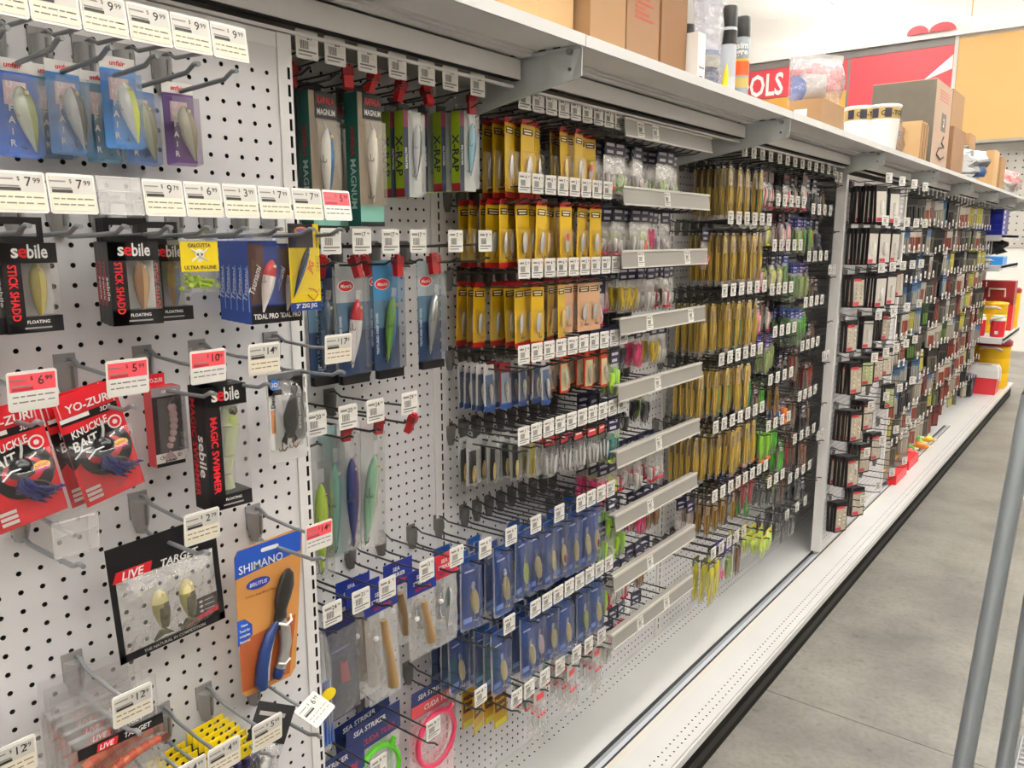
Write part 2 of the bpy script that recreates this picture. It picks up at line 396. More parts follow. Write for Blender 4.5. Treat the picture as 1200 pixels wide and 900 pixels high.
link('deck_lip', MB().box(.402, .404, Y0D, Y1D, .128, .1485, pm('#9c9894', .5)).box(.404, .411, Y0D, Y1D, .123, .147, DECK).mesh('deck_lip'), gond)
link('kick_plate', MB().box(.30, .392, Y0D, 9.9, 0, .128, KICK).box(.392, .3945, Y0D, 9.9, .03, .06, mat('kick_rib', '#26221e', .7)).mesh('kick_plate'), gond)
# top shelf, brackets, valance
mb = MB().box(-.03, .400, .0015, PITCH - .0015, 2.031, 2.049, WHITE).box(.400, .406, .0015, PITCH - .0015, 2.0285, 2.0505, DECK)
mb.box(.29, .3, .03, PITCH - .03, 2.026, 2.031, WHITE)
tsm = mb.mesh('top_shelf')
mb = MB().box(.243, .262, .012, PITCH - .022, 1.980, 2.018, WHITE).box(.2625, .29, .012, PITCH - .022, 2.022, 2.031, WHITE).box(.24, .25, .012, PITCH - .022, 1.985, 2.022, DARK)
mb.box(.243, .258, .012, PITCH - .022, 1.978, 1.980, DARK)  # dark boxes paint the shade in the gaps around the valance
vam = mb.mesh('valance')
railm = MB().box(.236, .244, .012, PITCH - .022, 1.966, 1.971, WHITE).box(.10, .236, .012, PITCH - .022, 1.982, 1.984, pm('#8d8780', .5)).mesh('tag_rail')
bp = [(0, 2.031), (.0, 1.905), (.109, 1.923), (.392, 1.972), (.398, 1.975), (.398, 2.031)]
mb = MB(); n = len(bp); vs = [(x, -.0015, z) for x, z in bp] + [(x, .0015, z) for x, z in bp]
mb.add(vs, [tuple(range(n)), tuple(range(2 * n - 1, n - 1, -1))] + [(i, i + n, (i + 1) % n + n, (i + 1) % n) for i in range(n)], BRKT)
mb.add([(.398, -.0015, 2.029), (.398, -.0015, 1.975), (.376, -.004, 1.9695)], [(0, 1, 2), (2, 1, 0)], DECK)
mb.box(.10, .396, -.018, -.0015, 2.0265, 2.029, BRKT)
for x in (.20, .235, .27, .305, .34): mb.box(x, x + .018, -.019, -.0185, 2.0285, 2.0312, SLOT)
mb.tube([(.372, -.002, 2.022), (.372, -.011, 2.022)], .006, 8, ALU).tube([(.37, -.001, 1.99), (.37, -.004, 1.99)], .0035, 8, DGREYP)
brm = mb.mesh('shelf_bracket')
for k in range(-1, 9):
    link('top_shelf', tsm, gond, (0, upr(k), 0)); link('valance', vam, gond, (0, upr(k), 0)); link('tag_rail', railm, gond, (0, upr(k), 0))
    if k >= 0: link('shelf_bracket', brm, gond, (0, upr(k), 0))

# ------------------------------------------------------------------ sliding panels
def sliding_panel(yl, yr, lat_y, lat_z, label, ncol, front_x, ztop, zbot=.16, slotted=True):
    t = link('sliding_pegboard_panel', None, None, (0, 0, 0)); tag(t, label, 'pegboard panel')
    mb = MB(); nv = int((ztop - .025 - zbot - .03) / P_)
    z0 = lat_z + math.ceil((zbot + .04 - lat_z) / P_) * P_
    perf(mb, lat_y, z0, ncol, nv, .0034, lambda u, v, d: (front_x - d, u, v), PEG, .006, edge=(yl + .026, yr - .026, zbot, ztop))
    mb.box(front_x - .024, front_x - .012, yl + .02, yr - .02, zbot, ztop, PEG)
    link('pegboard', mb.mesh('pegboard'), t)
    for a, b in ((yl, yl + .026), (yr - .026, yr)):
        mb = MB()
        if slotted:
            perf(mb, (a + b) / 2 + .006, zbot + .02, 1, int((ztop - zbot - .03) / P_), .0024, lambda u, v, d: (front_x + .003 - d, u, v), WHITE, .012, edge=(a, b, zbot, ztop), rv=.0088, sides=4, pu=.0075)
            mb.box(front_x - .024, front_x + .003, a, a + .0003, zbot, ztop, WHITE).box(front_x - .024, front_x + .003, b - .0003, b, zbot, ztop, WHITE)
            mb.box(front_x - .024, front_x - .02, a, b, zbot, ztop, WHITE)
        else: mb.box(front_x - .03, front_x + .012, a, b, zbot, ztop, WHITE)
        link('upright', mb.mesh('upright'), t)
    link('top_rail', MB().box(front_x - .022, front_x + .001, yl + .026, yr - .026, ztop - .022, ztop, WHITE).mesh('top_rail'), t)
    link('bottom_rail', MB().box(front_x - .022, front_x + .004, yl + .026, yr - .026, zbot - .012, zbot + .018, WHITE).mesh('bottom_rail'), t)
    link('foot', MB().box(front_x - .02, front_x - .002, yr - .06, yr - .03, .147, zbot, pm('#b5a98c', .6)).mesh('foot'), t)
    link('foot', MB().box(front_x - .02, front_x - .002, yl + .004, yl + .03, .147, zbot, pm('#b5a98c', .6)).mesh('foot'), t)
    return t
sliding_panel(-.394, .801, .350 - 28 * P_, 1.1915, 'near white sliding pegboard panel with a slotted edge', 45, .24, 1.964)
sliding_panel(3.772, 4.967, 3.81, 1.1915, 'far white sliding pegboard panel with a plain edge post', 45, .235, 1.945, slotted=False)
# ================================================================== HOOKS AND PRICE TAGS
def tag_print(kind, price, w, h, big):
    """flat printed price tag: local x=front, centred at 0,0"""
    mb = MB(); e = .0004
    if kind == 'clear':
        mb.box(-.0015, .0015, -w / 2, w / 2, -h / 2, h / 2, CLRT)
        for z in (-h / 2, h / 2 - .002, .1 * h): mb.box(.0015, .0022, -w / 2, w / 2, z, z + .0016, CLRT)
        for y in (-w / 2, w * .25, w / 2 - .0015): mb.box(.0015, .0022, y, y + .0013, -h / 2, h / 2, CLRT)
        return mb
    mb.rrect(-w / 2, w / 2, -h / 2, h / 2, .002, -.0016, 0, PAPER, n=1)
    if big:
        a = h / 2 - .003
        mb.box(0, e, -w / 2 + .002, w / 2 - .002, 0, a, SALE if kind == 'sale' else TAGG)
        mb.box(0, e, -w / 2 + .002, w / 2 - .002, -a, 0, PAPER if kind == 'sale' else CREAM)
        x = e * 1.6
        mb.text('$', .006, -.001, a - .005, x, INK, bold=.0); mb.text(price[0], .0135, .006 + .0018 * len(price[0]), a - .0075, x, INK, bold=.01)
        mb.text(price[1], .0075, w / 2 - .0085, a - .006, x, INK, bold=.01)
        for k, (y0, y1) in enumerate(((-.45, -.12), (-.43, -.02))): mb.box(e, x, w * y0, w * y1, a - .006 - .007 * k, a - .0045 - .007 * k, INKG)
        mb.box(e, x, -w * .42, 0, .001, .0042, INK if kind == 'price' else pm('#b0303c'))
        for k in range(2):
            y = -w * .42
            for L in (.006, .004, .009, .005, .007)[k:]:
                mb.box(e, x, y, y + L, -.006 - .006 * k, -.0046 - .006 * k, INKG); y += L + .0018
            mb.box(e, x, w * .28, w * .42, -.006 - .006 * k, -.0048 - .006 * k, INKG)
    else:
        x = e
        mb.box(0, x, -w * .44, w * .44, -h * .02, h * .42, pm('#dedad2', .5))
        mb.text(price[0], .011, .004, h * .27, x * 1.6, INK, bold=.02); mb.text(price[1], .006, .0145, h * .3, x * 1.6, INK, bold=.01)
        mb.box(x, x * 1.5, -w * .40, -w * .05, h * .24, h * .33, INKG)
        for k in range(6): mb.box(x, x * 1.5, -w * .32 + k * .0028, -w * .32 + k * .0028 + .0014, -h * .16, h * .13, pm('#5a5753', .6))
        mb.box(x, x * 1.5, -w * .4, w * .4, -h * .27, -h * .21, INKG); mb.box(x, x * 1.5, -w * .4, w * .2, -h * .38, -h * .34, INKG)
    return mb
_tagc = {}
def tag_mesh(kind, price, big):
    key = (kind, price, big)
    if key not in _tagc:
        w_, h_ = (.0485, .042) if big else (.0425, .043)
        _tagc[key] = tag_print(kind, price, w_, h_, big).mesh('price_tag')
    return _tagc[key]
# near hooks: grey plastic base, grey wire;  wall hooks: dark
def hook_parts(L, wire, base, r, near):
    b = MB(); b.box(0, .003, -.013, .013, -.012, .026, base)
    rings = []
    for z, rr, dx in ((.016, .012, .019), (.008, .0125, .019), (-.014, .0115, .018), (-.032, .007, .013)):
        rings.append([(.002 + max(0, math.sin(R(a))) * dx, rr * math.cos(R(a)), z) for a in range(0, 181, 30)] + [(.002, -rr, z), (.002, rr, z)])
    b.loft(rings, base)
    if near: b.box(.0195, .0225, -.0015, .0015, -.018, .012, DGREYP)
    n = 6 if near else 4
    dz = -.012 if near else 0
    pr = MB().tube([(.010, 0, -.014 + dz), (.03, 0, -.019 + dz), (L * .55, 0, -.0175 + dz), (L - .016, 0, -.0155 + dz), (L + .002, 0, -.008 + dz), (L + .012, 0, -.009 + dz)], r, n, wire)
    ar = MB().tube([(.004, .004, .020), (.016, .004, .021), (.035, .003, .013), (L * .6, .002, .015 if not near else .010), (L - .003, 0, .020 if not near else .012)], r * .9, n, wire)
    return b.mesh('base'), pr.mesh('prong'), ar.mesh('label_arm')
HK = {}
def hook(L, style, loc, label, group, tagkind=None, price=('7', '99'), tilt=0., tagdz=.026, tagrot=(0, 0, 0)):
    key = (L, style)
    if key not in HK:
        HK[key] = hook_parts(L, STEELG if style == 'near' else BLACKW, GREYP if style == 'near' else DGREYP, .0029 if style == 'near' else .0024, style == 'near')
    b, p, a = HK[key]
    o = link('peg_hook' if tagkind != 'bare' else 'straight_peg', None, None, loc, (0, R(-tilt), 0)); o.empty_display_size = .02
    link('base', b, o); link('prong', p, o)
    if tagkind != 'bare': link('label_arm', a, o)
    if tagkind and tagkind != 'bare': link('price_tag', tag_mesh(tagkind, price, style == 'near'), o, (L + .001, 0, tagdz), tagrot)
    return tag(o, label, 'hook', group)

# ================================================================== LURES AND PACK PIECES
def fish(mb, L, wy, wx, head, ang, back, belly, headm=None, eye=True, lip=False, n=8, x=0., hooks=1, tail=True):
    """crank / minnow body; head=(y,z) of nose, ang = direction of tail in the y-z plane, degrees (270 = straight down)"""
    st = [(0, .15), (.05, .5), (.15, .85), (.3, 1), (.5, .95), (.7, .68), (.88, .32), (1, .12)]
    ca, sa = math.cos(R(ang)), math.sin(R(ang)); rings = []
    for t, k in st:
        cy, cz = head[0] + ca * L * t, head[1] + sa * L * t
        rings.append([(x + wx / 2 * k * math.sin(2 * math.pi * j / n), cy - sa * wy / 2 * k * math.cos(2 * math.pi * j / n), cz + ca * wy / 2 * k * math.cos(2 * math.pi * j / n)) for j in range(n)])
    def mf(i, j):
        if headm and i < 3: return headm
        return back if math.cos(2 * math.pi * (j + .5) / n) > .3 else belly
    mb.loft(rings, mf)
    if eye:
        ey, ez = head[0] + ca * L * .11 - sa * wy * .12, head[1] + sa * L * .11 + ca * wy * .12
        mb.sphere((x + wx * .38, ey, ez), wy * .13, pm('#e8d9a0', .2), 8).sphere((x + wx * .45, ey, ez), wy * .08, pm('#0c0c0c', .15), 6)
    if lip:
        a = (head[0] - ca * L * .14, head[1] - sa * L * .14)
        mb.prism([(head[0] - sa * wy * .2, head[1] + ca * wy * .2), (a[0] - sa * wy * .25, a[1] + ca * wy * .25), (a[0] + sa * wy * .25, a[1] - ca * wy * .25), (head[0] + sa * wy * .2, head[1] - ca * wy * .2)], x - .0008, x + .0008, CLRT)
    for h in range(hooks):
        t = .35 + .5 * h; treble(mb, (x + wx * .3, head[0] + ca * L * t + sa * wy * .5, head[1] + sa * L * t - ca * wy * .5), L * .1)
    return mb
def treble(mb, p, s, m=None):
    m = m or WIREM
    mb.tube([p, (p[0], p[1], p[2] - s * .9)], s * .055, 4, m)
    for dy, dx in ((1, .2), (-1, .2), (.1, 1)):
        q = [(p[0], p[1], p[2] - s * .8), (p[0] + dx * s * .25, p[1] + dy * s * .25, p[2] - s * 1.05), (p[0] + dx * s * .5, p[1] + dy * s * .5, p[2] - s * .9), (p[0] + dx * s * .55, p[1] + dy * s * .55, p[2] - s * .6)]
        mb.tube(q, s * .05, 4, m)
    return mb
def spoon(mb, y, z, ry, rz, x, m, ang=0.):
    rings = []
    for k in range(1, 6):
        a = math.pi * k / 6 - math.pi / 2; zz = math.sin(a) * rz; rr = math.cos(a) * ry
        rings.append([(x + .35 * rr * math.sin(2 * math.pi * j / 8) , y + rr * math.cos(2 * math.pi * j / 8) * math.cos(R(ang)) + zz * math.sin(R(ang)), z + zz * math.cos(R(ang)) - rr * math.cos(2 * math.pi * j / 8) * math.sin(R(ang))) for j in range(8)])
    return mb.loft(rings, m)
def worm(mb, y, z0, z1, r, x, m, sway=.004, n=5):
    p = [(x, y + sway * math.sin(k * 1.3), z1 + (z0 - z1) * k / 5) for k in range(6)]
    return mb.tube(p, [r * .8, r, r, r * .8, r * .55, r * .3], n, m)
def header_lines(mb, w, z0, z1, x, m, rows=2):
    for k in range(rows):
        z = z1 - (z1 - z0) * (k + .5) / rows
        mb.box(x, x + .0003, -w * (.36 - .06 * k), w * (.3 - .08 * k), z - (z1 - z0) * .11, z + (z1 - z0) * .11, m)
    return mb

# ---- yellow spoon card (red top and foot), clear blister and a spoon
def t_yellow_card(name='spoon_card', w=.046, h=.152, base='#d2a916', band='#a8141a', lure=SILV, alt=None, foot=True, seed=0):
    B = pm(base, .38); RD = pm(band, .4)
    c = MB().box(-.0006, .0006, -w / 2, w / 2, -h + .012, .0, B)
    c.prism([(-w / 2, 0), (w / 2, 0), (w / 2 - .006, .012), (-w / 2 + .006, .012)], -.0006, .0006, RD)
    if foot: c.box(-.0005, .0008, -w / 2, w / 2, -h + .012, -h + .024, RD)
    c.box(.0006, .0010, -w * .38, w * .38, -.022, -.008, pm('#3c2a14', .5)).box(.0010, .0012, -w * .3, w * .3, -.0135, -.0105, pm('#f3e6c0')).box(.0010, .0012, -w * .25, w * .26, -.0195, -.0165, pm('#f3e6c0'))
    bl = MB().frustum(.0006, .014, -w * .36, w * .36, -h * .84, -h * .32, .006, CLR)
    lu = MB(); spoon(lu, 0, -h * .55, w * .2, h * .17, .006, lure, 6)
    if alt: spoon(lu, -.001, -h * .47, w * .13, h * .07, .0085, alt, 6)
    treble(lu, (.006, .002, -h * .70), .012)
    return T(name).part('card', c).part('blister', bl).part('spoon_lure', lu)
# ---- header bag with soft baits
def t_bag(name, w, h, hh, head, bait, n=3, bag=None, tip=None, seed=0, stripe=None, fill=.55, prints='#cfcbd8', tag2=None):
    H = pm(head, .35); c = MB().box(-.0012, .0012, -w / 2, w / 2, -hh + .014, .014, H)
    header_lines(c, w, -hh + .014, .004, .0012, pm(prints, .5), 2)
    if stripe: c.box(.0008, .0016, -w / 2, w / 2, -hh + .014, -hh + .02, pm(stripe, .4))
    b = MB().pillow(-w / 2, w / 2, -h + .014, -hh + .014, -.003, .010, bag or CLRB, seed)
    lu = MB(); rnd = random.Random(seed + 5); z0 = -h + .018; z1 = z0 + (h - hh) * fill
    for k in range(n):
        y = (k + .5) / n * w * .8 - w * .4
        m = bait[k % len(bait)] if isinstance(bait, (list, tuple)) else bait
        worm(lu, y + rnd.uniform(-.003, .003), z0 + rnd.uniform(0, .01), z1 + rnd.uniform(-.008, .008), w / n * .42, .002, pm(m, .35), rnd.uniform(-.006, .006))
        if tip: lu.sphere((.003, y, z0 + .007), w / n * .4, pm(tip, .3), 6)
    return T(name).part('header_card', c).part('bait', lu).part('bag', b)
# ---- blue clamshell with a gilt spoon
def t_blue_clam(name='blue_clamshell', w=.052, h=.165, base='#17407f', lure=GOLD, extra=None):
    c = MB().rrect(-w / 2, w / 2, -h + .014, .014, .004, -.0006, .0006, pm(base, .35), n=2)
    c.box(.0006, .0009, -w * .4, w * .4, -.03, -.012, pm('#1b3470', .4)).box(.0009, .0011, -w * .3, w * .25, -.023, -.019, pm('#c9d4ee', .4))
    c.box(.0006, .0009, -w * .4, w * .1, -h + .022, -h + .034, pm('#88a3da', .4))
    s = MB().frustum(.0007, .020, -w / 2, w / 2, -h + .014, .0, .005, clear('clear_blue_film', '#dbe6ff', milky=.05, gloss=.12, rough=.1))
    s.box(-.001, .0, -w / 2 - .003, w / 2 + .003, -h + .008, .016, CLR)
    for y in (-w / 2 - .003, w / 2 + .001): s.box(-.001, .003, y, y + .002, -h + .008, .016, CLRT)  # milky edge strips shaped to imitate bright highlights on the shell rim
    s.box(-.001, .006, -w / 2 - .003, w / 2 + .003, -h + .008, -h + .011, CLRT)
    l = MB(); spoon(l, w * .08, -h * .55, w * .24, h * .2, .0135, lure, -8)
    spoon(l, 0, -h * .31, w * .12, h * .07, .012, pm('#e7e7ea', .15, metal=.8), 0)
    if extra: spoon(l, w * .08, -h * .6, w * .12, h * .08, .018, extra, -8)
    treble(l, (.012, w * .1, -h * .74), .014, GOLD)
    return T(name).part('card', c).part('spoon_lure', l).part('shell', s)
# ---- clear clamshell over a dark strip
def t_clear_clam(name, w, h, strip, lure, base='#d9d8d6'):
    c = MB().box(-.0006, .0006, -w / 2, w / 2, -h + .014, .014, clear('clear_sheet', milky=.3)).box(.0006, .0010, -w * .3, w * .3, -h + .02, -.016, pm(strip, .4))
    l = MB(); spoon(l, 0, -h * .62, w * .17, h * .2, .007, lure, 3); treble(l, (.007, 0, -h * .8), .01, GOLD)
    s = MB().frustum(.0007, .014, -w / 2, w / 2, -h + .016, -.006, .004, CLR)
    return T(name).part('card', c).part('spoon_lure', l).part('shell', s)
# ---- edge-striped card with red sides (small lures)
def t_frame_card(name, w, h, edge, mid, lure, foot=None):
    c = MB().rrect(-w / 2, w / 2, -h + .012, .012, .003, -.0006, .0006, pm(edge, .4), n=1)
    c.box(.0006, .0009, -w * .36, w * .36, -h + .018, -.012, pm(mid, .45))
    if foot: c.box(.0006, .0010, -w / 2, w / 2, -h + .012, -h + .026, pm(foot, .4))
    l = MB(); fish(l, h * .45, w * .3, w * .25, (0, -h * .3), 272, lure, pm('#d9d4c2', .3), eye=False, n=6, x=.006)
    s = MB().frustum(.0007, .011, -w * .33, w * .33, -h + .022, -h * .2, .003, CLR)
    return T(name).part('card', c).part('lure', l).part('blister', s)
# ---- gilt stick-bait sleeve
def t_gold_sleeve(name, w=.03, h=.20, tint='#c69a2c', bait='#b89a40', seed=0, side=None):
    c = MB().box(-.0012, .0012, -w / 2, w / 2, -h + .035, -.012, pm(tint, .32))
    c.box(.0012, .0016, -w * .35, w * .1, -h * .5, -.03, pm('#8a6a1c', .4))
    hd = MB().box(-.0008, .0008, -w / 2, w / 2, -.018, .012, pm('#2d261e', .4)).box(.0008, .0011, -w * .3, w * .3, -.010, -.004, pm('#d8d0bd', .4))
    s = MB().pillow(-w / 2 - .001, w / 2 + .001, -h + .014, .0, -.004, .011, CLRB, seed, 3, 6)
    l = MB()
    for k in range(2): worm(l, (k - .5) * w * .45, -h + .03, -h * .35, w * .16, .004, pm(side if (side and k) else bait, .3), .001)
    return T(name).part('sleeve_card', c).part('header_card', hd).part('bait', l).part('film', s)

RNGP = random.Random(21)
PR = [('7', '99'), ('3', '49'), ('4', '99'), ('2', '79'), ('5', '29'), ('6', '99'), ('1', '99'), ('4', '29')]
def pack_row(place, z, Ys, packs, L=.235, style='wall', x_base=0., tags=True, tagkind='price', tilt=0., names='dark wire peg hook', group='dark wire hooks on the pegboard', tagskip=(), jit=.006, yawb=1., tagyaw=0., yaws=5.):
    """hooks at Ys and the packs that hang on each: packs[i] = (template, count, first x, step, wording, category) or None"""
    for i, y in enumerate(Ys):
        tk = tagkind if tags and i not in tagskip else (None if tags else 'bare')
        hook(L, style, (x_base, y, z), '%s %s from the left in %s' % (ordn(i), names, place), group, tk, PR[(i * 3 + int(z * 100)) % 8], tilt, .026, (0, 0, R(tagyaw)))
        p = packs[i % len(packs)] if packs else None
        if not p: continue
        t, n, x0, dx, words, cat = p
        for k in range(n):
            front = k == n - 1
            loc = (x_base + x0 + k * dx + RNGP.uniform(-.001, .001), y + RNGP.uniform(-1, 1) * jit * .4, z - .018 - .0015)
            rot = (R(RNGP.uniform(-1, 1) * 260 * jit), R(RNGP.uniform(-2, 1)), R(RNGP.gauss(yawb, yaws)))
            where = 'frontmost' if front else ('rearmost' if k == 0 else '%s from the back' % ordn(k))
            spawn(t, loc, '%s, %s on the %s hook of %s' % (words, where, ordn(i), place) if n > 1 else '%s on the %s hook of %s' % (words, ordn(i), place), cat, words.split(' with ')[0] + ' packs', rot)
# ================================================================== NEAR PANEL
NX = .24
WT = pm('#f4f2ee', .4); BK = pm('#141315', .38); RED = pm('#d3202b', .38); RBR = pm('#c01820', .38)
NH = .165
def near_row(z, ys, tags, place, bases=None):
    for i, (y, tg) in enumerate(zip(ys, tags)):
        kind, price = (tg if isinstance(tg, tuple) else (tg, ('9', '99')))
        lab = {'price': 'white price tag', 'sale': 'red sale tag', 'clear': 'empty clear tag holder', None: 'no tag'}[kind]
        hook(NH, 'near', (NX, y, z), 'grey hook with %s, %s from left in %s' % (lab, ordn(i), place), 'grey hooks on the near panel', kind, price, 0, .013, (0, R(-8 if z > 1.6 else 4), 0))
P = lambda d, c: ('price', (d, c)); S = lambda d, c: ('sale', (d, c))
near_row(1.878, [.288, .338, .388, .438, .488, .538, .588], [P('9', '99')] * 7, 'the near top row')
near_row(1.690, [.288, .338, .388, .438, .489, .539, .590, .641, .693, .744], [P('7', '99'), P('7', '99'), P('7', '99'), 'clear', P('9', '79'), P('6', '99'), P('3', '99'), P('7', '99'), P('7', '99'), S('5', '99')], 'the near second row')
near_row(1.487, [.329, .429, .530, .611, .736], [S('6', '99'), S('5', '99'), S('10', '99'), P('14', '99'), P('17', '99')], 'the near third row')
near_row(1.318, [.356], ['clear'], 'the gap row')
near_row(1.284, [.506], [P('2', '79')], 'the minnow bag column')
near_row(1.216, [.686], [S('14', '99')], 'the pliers column')
near_row(1.088, [.268, .400], [P('12', '99'), P('12', '99')], 'the shrimp pack row')
near_row(.955, [.462, .513, .581], [P('4', '99'), P('4', '99'), P('5', '99')], 'the yellow jig row')
hook(NH, 'near', (NX, .664, .940), 'grey hook with an upturned white tag beside the slotted edge', 'grey hooks on the near panel', 'price', ('6', '99'), 0, .022, (R(18), R(-62), 0))

def put(t, x, y, z, label, cat, tilt=0., yaw=0., lean=0., group=None):
    return spawn(t, (x, y, z), label, cat, group, (R(tilt), R(lean), R(yaw)))

# --- row 1: small blister lures
def t_minnow_blister(base, back, belly, name='lure_blister', w=.042, h=.104):
    c = MB().rrect(-w / 2, w / 2, -h + .006, -.006, .002, 0, .0008, pm(base, .35), n=1).box(0, .0008, -w / 2, w / 2, -.006, .008, WT)
    c.text('unfair', .008, 0, .001, .0012, RED, bold=.04, shear=.2, fit=w * .6)
    c.box(.0008, .0011, -w * .28, w * .28, -h * .4, -.016, pm('#e9c9cf', .5))
    for k, ch in enumerate('UNFAIR'): c.text(ch, .010, -w * .14, -.02 - k * .0125, .0016, pm('#f3f0ee', .4), bold=.03)
    b = MB().frustum(.0008, .021, -w / 2, w / 2, -h + .006, -.010, .0025, CLR)
    l = fish(MB(), .070, .024, .015, (w * .02, -.022), 280, pm(back, .2), pm(belly, .2, metal=.4), hooks=2, x=.011)
    return T(name).part('card', c).part('lure', l).part('blister', b)
U = [('#3a66c0', '#7e8a4c', '#cfd8c8'), ('#4c86c8', '#2f2c2e', '#c4cbd0'), ('#4c86a8', '#57544f', '#9fb2b8'), ('#3f86cf', '#c9d53a', '#dfe7ea'), ('#4d78b8', '#7a7a55', '#b9c0a8'), ('#6b3f86', '#8a7f5e', '#c9c6b4'), ('#4c7fa0', '#3c3c40', '#b6bdc2')]
UM = [t_minnow_blister(*u) for u in U]
for i, (x, y, z, k, words) in enumerate([(.30, .383, 1.844, 0, 'blue carded lure with a green back at the photo edge'), (.275, .428, 1.848, 6, 'slate carded lure tucked behind the dark-backed one'), (.292, .440, 1.852, 1, 'blue carded lure with a dark back'), (.292, .478, 1.846, 2, 'teal carded lure with a grey body'), (.315, .492, 1.862, 3, 'blue carded lure with a bright lime back'), (.275, .536, 1.848, 4, 'blue carded lure with hanging hooks behind the lime one'), (.285, .584, 1.850, 5, 'purple carded lure at the right end of the near top row')]):
    put(UM[k], x, y, z, words, 'lure', tilt=RNGP.uniform(-1.5, 1.5), yaw=RNGP.uniform(-3, 3), group='carded lures on the near top row')

# --- row 2: black window boxes
def t_window_box(name, w, h, d, brand, side, sidecol, lure, strip=.34, foot=.018, headh=.022, tab=.028, sidebrand=None):
    c = MB()
    c.box(-d, 0, -w / 2, -w / 2 + w * strip, -h, 0, BK)                      # printed left strip, full depth
    c.box(-d, 0, -w / 2, w / 2, -headh, 0, BK).box(-d, 0, -w / 2, w / 2, -h, -h + foot, BK).box(-d, -d + .001, -w / 2, w / 2, -h, 0, pm('#c8c6c2', .5))
    # hang tab with a euro slot
    c.box(-d, -d + .001, -w / 2 + .004, w / 2 - .004, tab - .008, tab, BK).box(-d, -d + .001, -w / 2 + .004, -w * .32, 0, tab - .008, BK).box(-d, -d + .001, w * .32, w / 2 - .004, 0, tab - .008, BK).box(-d, -d + .001, -w * .32, w * .32, 0, tab * .25, BK)
    tx = MB().text('s', headh * .95, -w * .25, -headh * .5, .0004, WT, bold=.05).text('e', headh * .95, -w * .11, -headh * .5, .0004, RED, bold=.05).text('bile', headh * .95, w * .15, -headh * .42, .0004, WT, bold=.05, fit=w * .36)
    tx.text(side, w * strip * .62, -w / 2 + w * strip * .52, -h * .55, .0004, sidecol, rot=-90, bold=.05, fit=h * .62)
    txf = MB().text('FLOATING', .005, w * .05, -h + foot * .66, .0004, WT, bold=.02).box(.0001, .0004, -w * .2, w * .28, -h + foot * .24, -h + foot * .34, pm('#9d9a96'))
    txs = MB().text(side, d * .42, -d * .74, -h * .5, -w / 2 - .0004, sidecol, 'L', rot=-90, bold=.05, fit=h * .86).text(sidebrand or brand, d * .62, -d * .3, -h * .56, -w / 2 - .0004, WT, 'L', rot=-90, bold=.05, fit=h * .55)
    wn = MB().box(-.0006, 0, -w / 2 + w * strip, w / 2, -h + foot, -headh, CLR)
    return T(name).part('box', c).sub('lettering', tx).sub('side_lettering', txs).sub('foot_lettering', txf).part('lure', lure).part('window', wn)
def shad(main, second): return fish(MB(), .066, .019, .012, (.010, -.022), 270, pm(second, .25), pm(main, .25), x=-.009, hooks=0)
SB = [t_window_box('lure_box', .058, .098, .020, 'sebile', 'STICK SHADD', RED, shad(a, b)) for a, b in (('#a39431', '#d7c46a'), ('#9a6a3c', '#c9a06c'), ('#b5822e', '#6f93c0'), ('#b9b0ae', '#e3c3c6'))]
put(SB[3], .345, .302, 1.652, 'black window box with a pale lure at the photo edge', 'lure box', yaw=0, group='black window boxes on the near panel')
put(SB[0], .350, .360, 1.652, 'black window box with an olive lure on the near second row', 'lure box', yaw=2, group='black window boxes on the near panel')
for k, (dx, dy) in enumerate(((0, 0), (.022, -.006), (.044, -.012))):
    put(SB[1], .325 + dx, .478 + dy, 1.653, 'black window box with a copper lure, %s of the three stacked' % ('rearmost', 'middle', 'frontmost')[k], 'lure box', yaw=-6, group='black window boxes on the near panel')
put(SB[2], .325, .532, 1.650, 'black window box with an amber and blue lure behind the stack', 'lure box', yaw=-2, group='black window boxes on the near panel')
# yellow-topped clear box of lime baits
YL = pm('#f2d51f', .4)
c = MB().box(-.028, .0, -.027, .027, -.062, -.002, CLR).box(-.028, .0004, -.026, .026, -.003, .003, CLRT)
lb = MB().box(-.001, .0008, -.0255, .0255, -.036, .001, YL)
em = MB().ell(0, -.014, .0062, .006, .0008, .0013, WT, 12).box(.0008, .0013, -.003, .003, -.024, -.018, WT).ell(-.0025, -.0145, .0018, .002, .0013, .0017, INK, 8).ell(.0025, -.0145, .0018, .002, .0013, .0017, INK, 8)
for s_ in (-1, 1): em.tube([(.001, -.011 * s_, -.008), (.001, .011 * s_, -.023)], .0011, 4, WT)
em.text('CALCUTTA', .006, 0, -.0035, .0013, INK, bold=.03, fit=.036).text('ULTRA IN-LINE', .0065, 0, -.031, .0013, INK, bold=.03, fit=.044)
bt = MB(); rr = random.Random(3)
for k in range(16):
    y, z = rr.uniform(-.021, .021), rr.uniform(-.058, -.042)
    bt.tube([(rr.uniform(-.024, -.004), y, z), (rr.uniform(-.02, -.004), y + rr.uniform(-.008, .008), z + rr.uniform(-.004, .006)), (rr.uniform(-.02, -.003), y + rr.uniform(-.012, .012), z + rr.uniform(-.004, .006))], [.0035, .0026, .0012], 5, pm('#c6e81a', .3))
put(T('bait_box').part('box', c).part('label', lb).sub('emblem', em).part('lime_baits', bt), .372, .548, 1.652, 'clear box of lime baits with a yellow skull label', 'bait box')
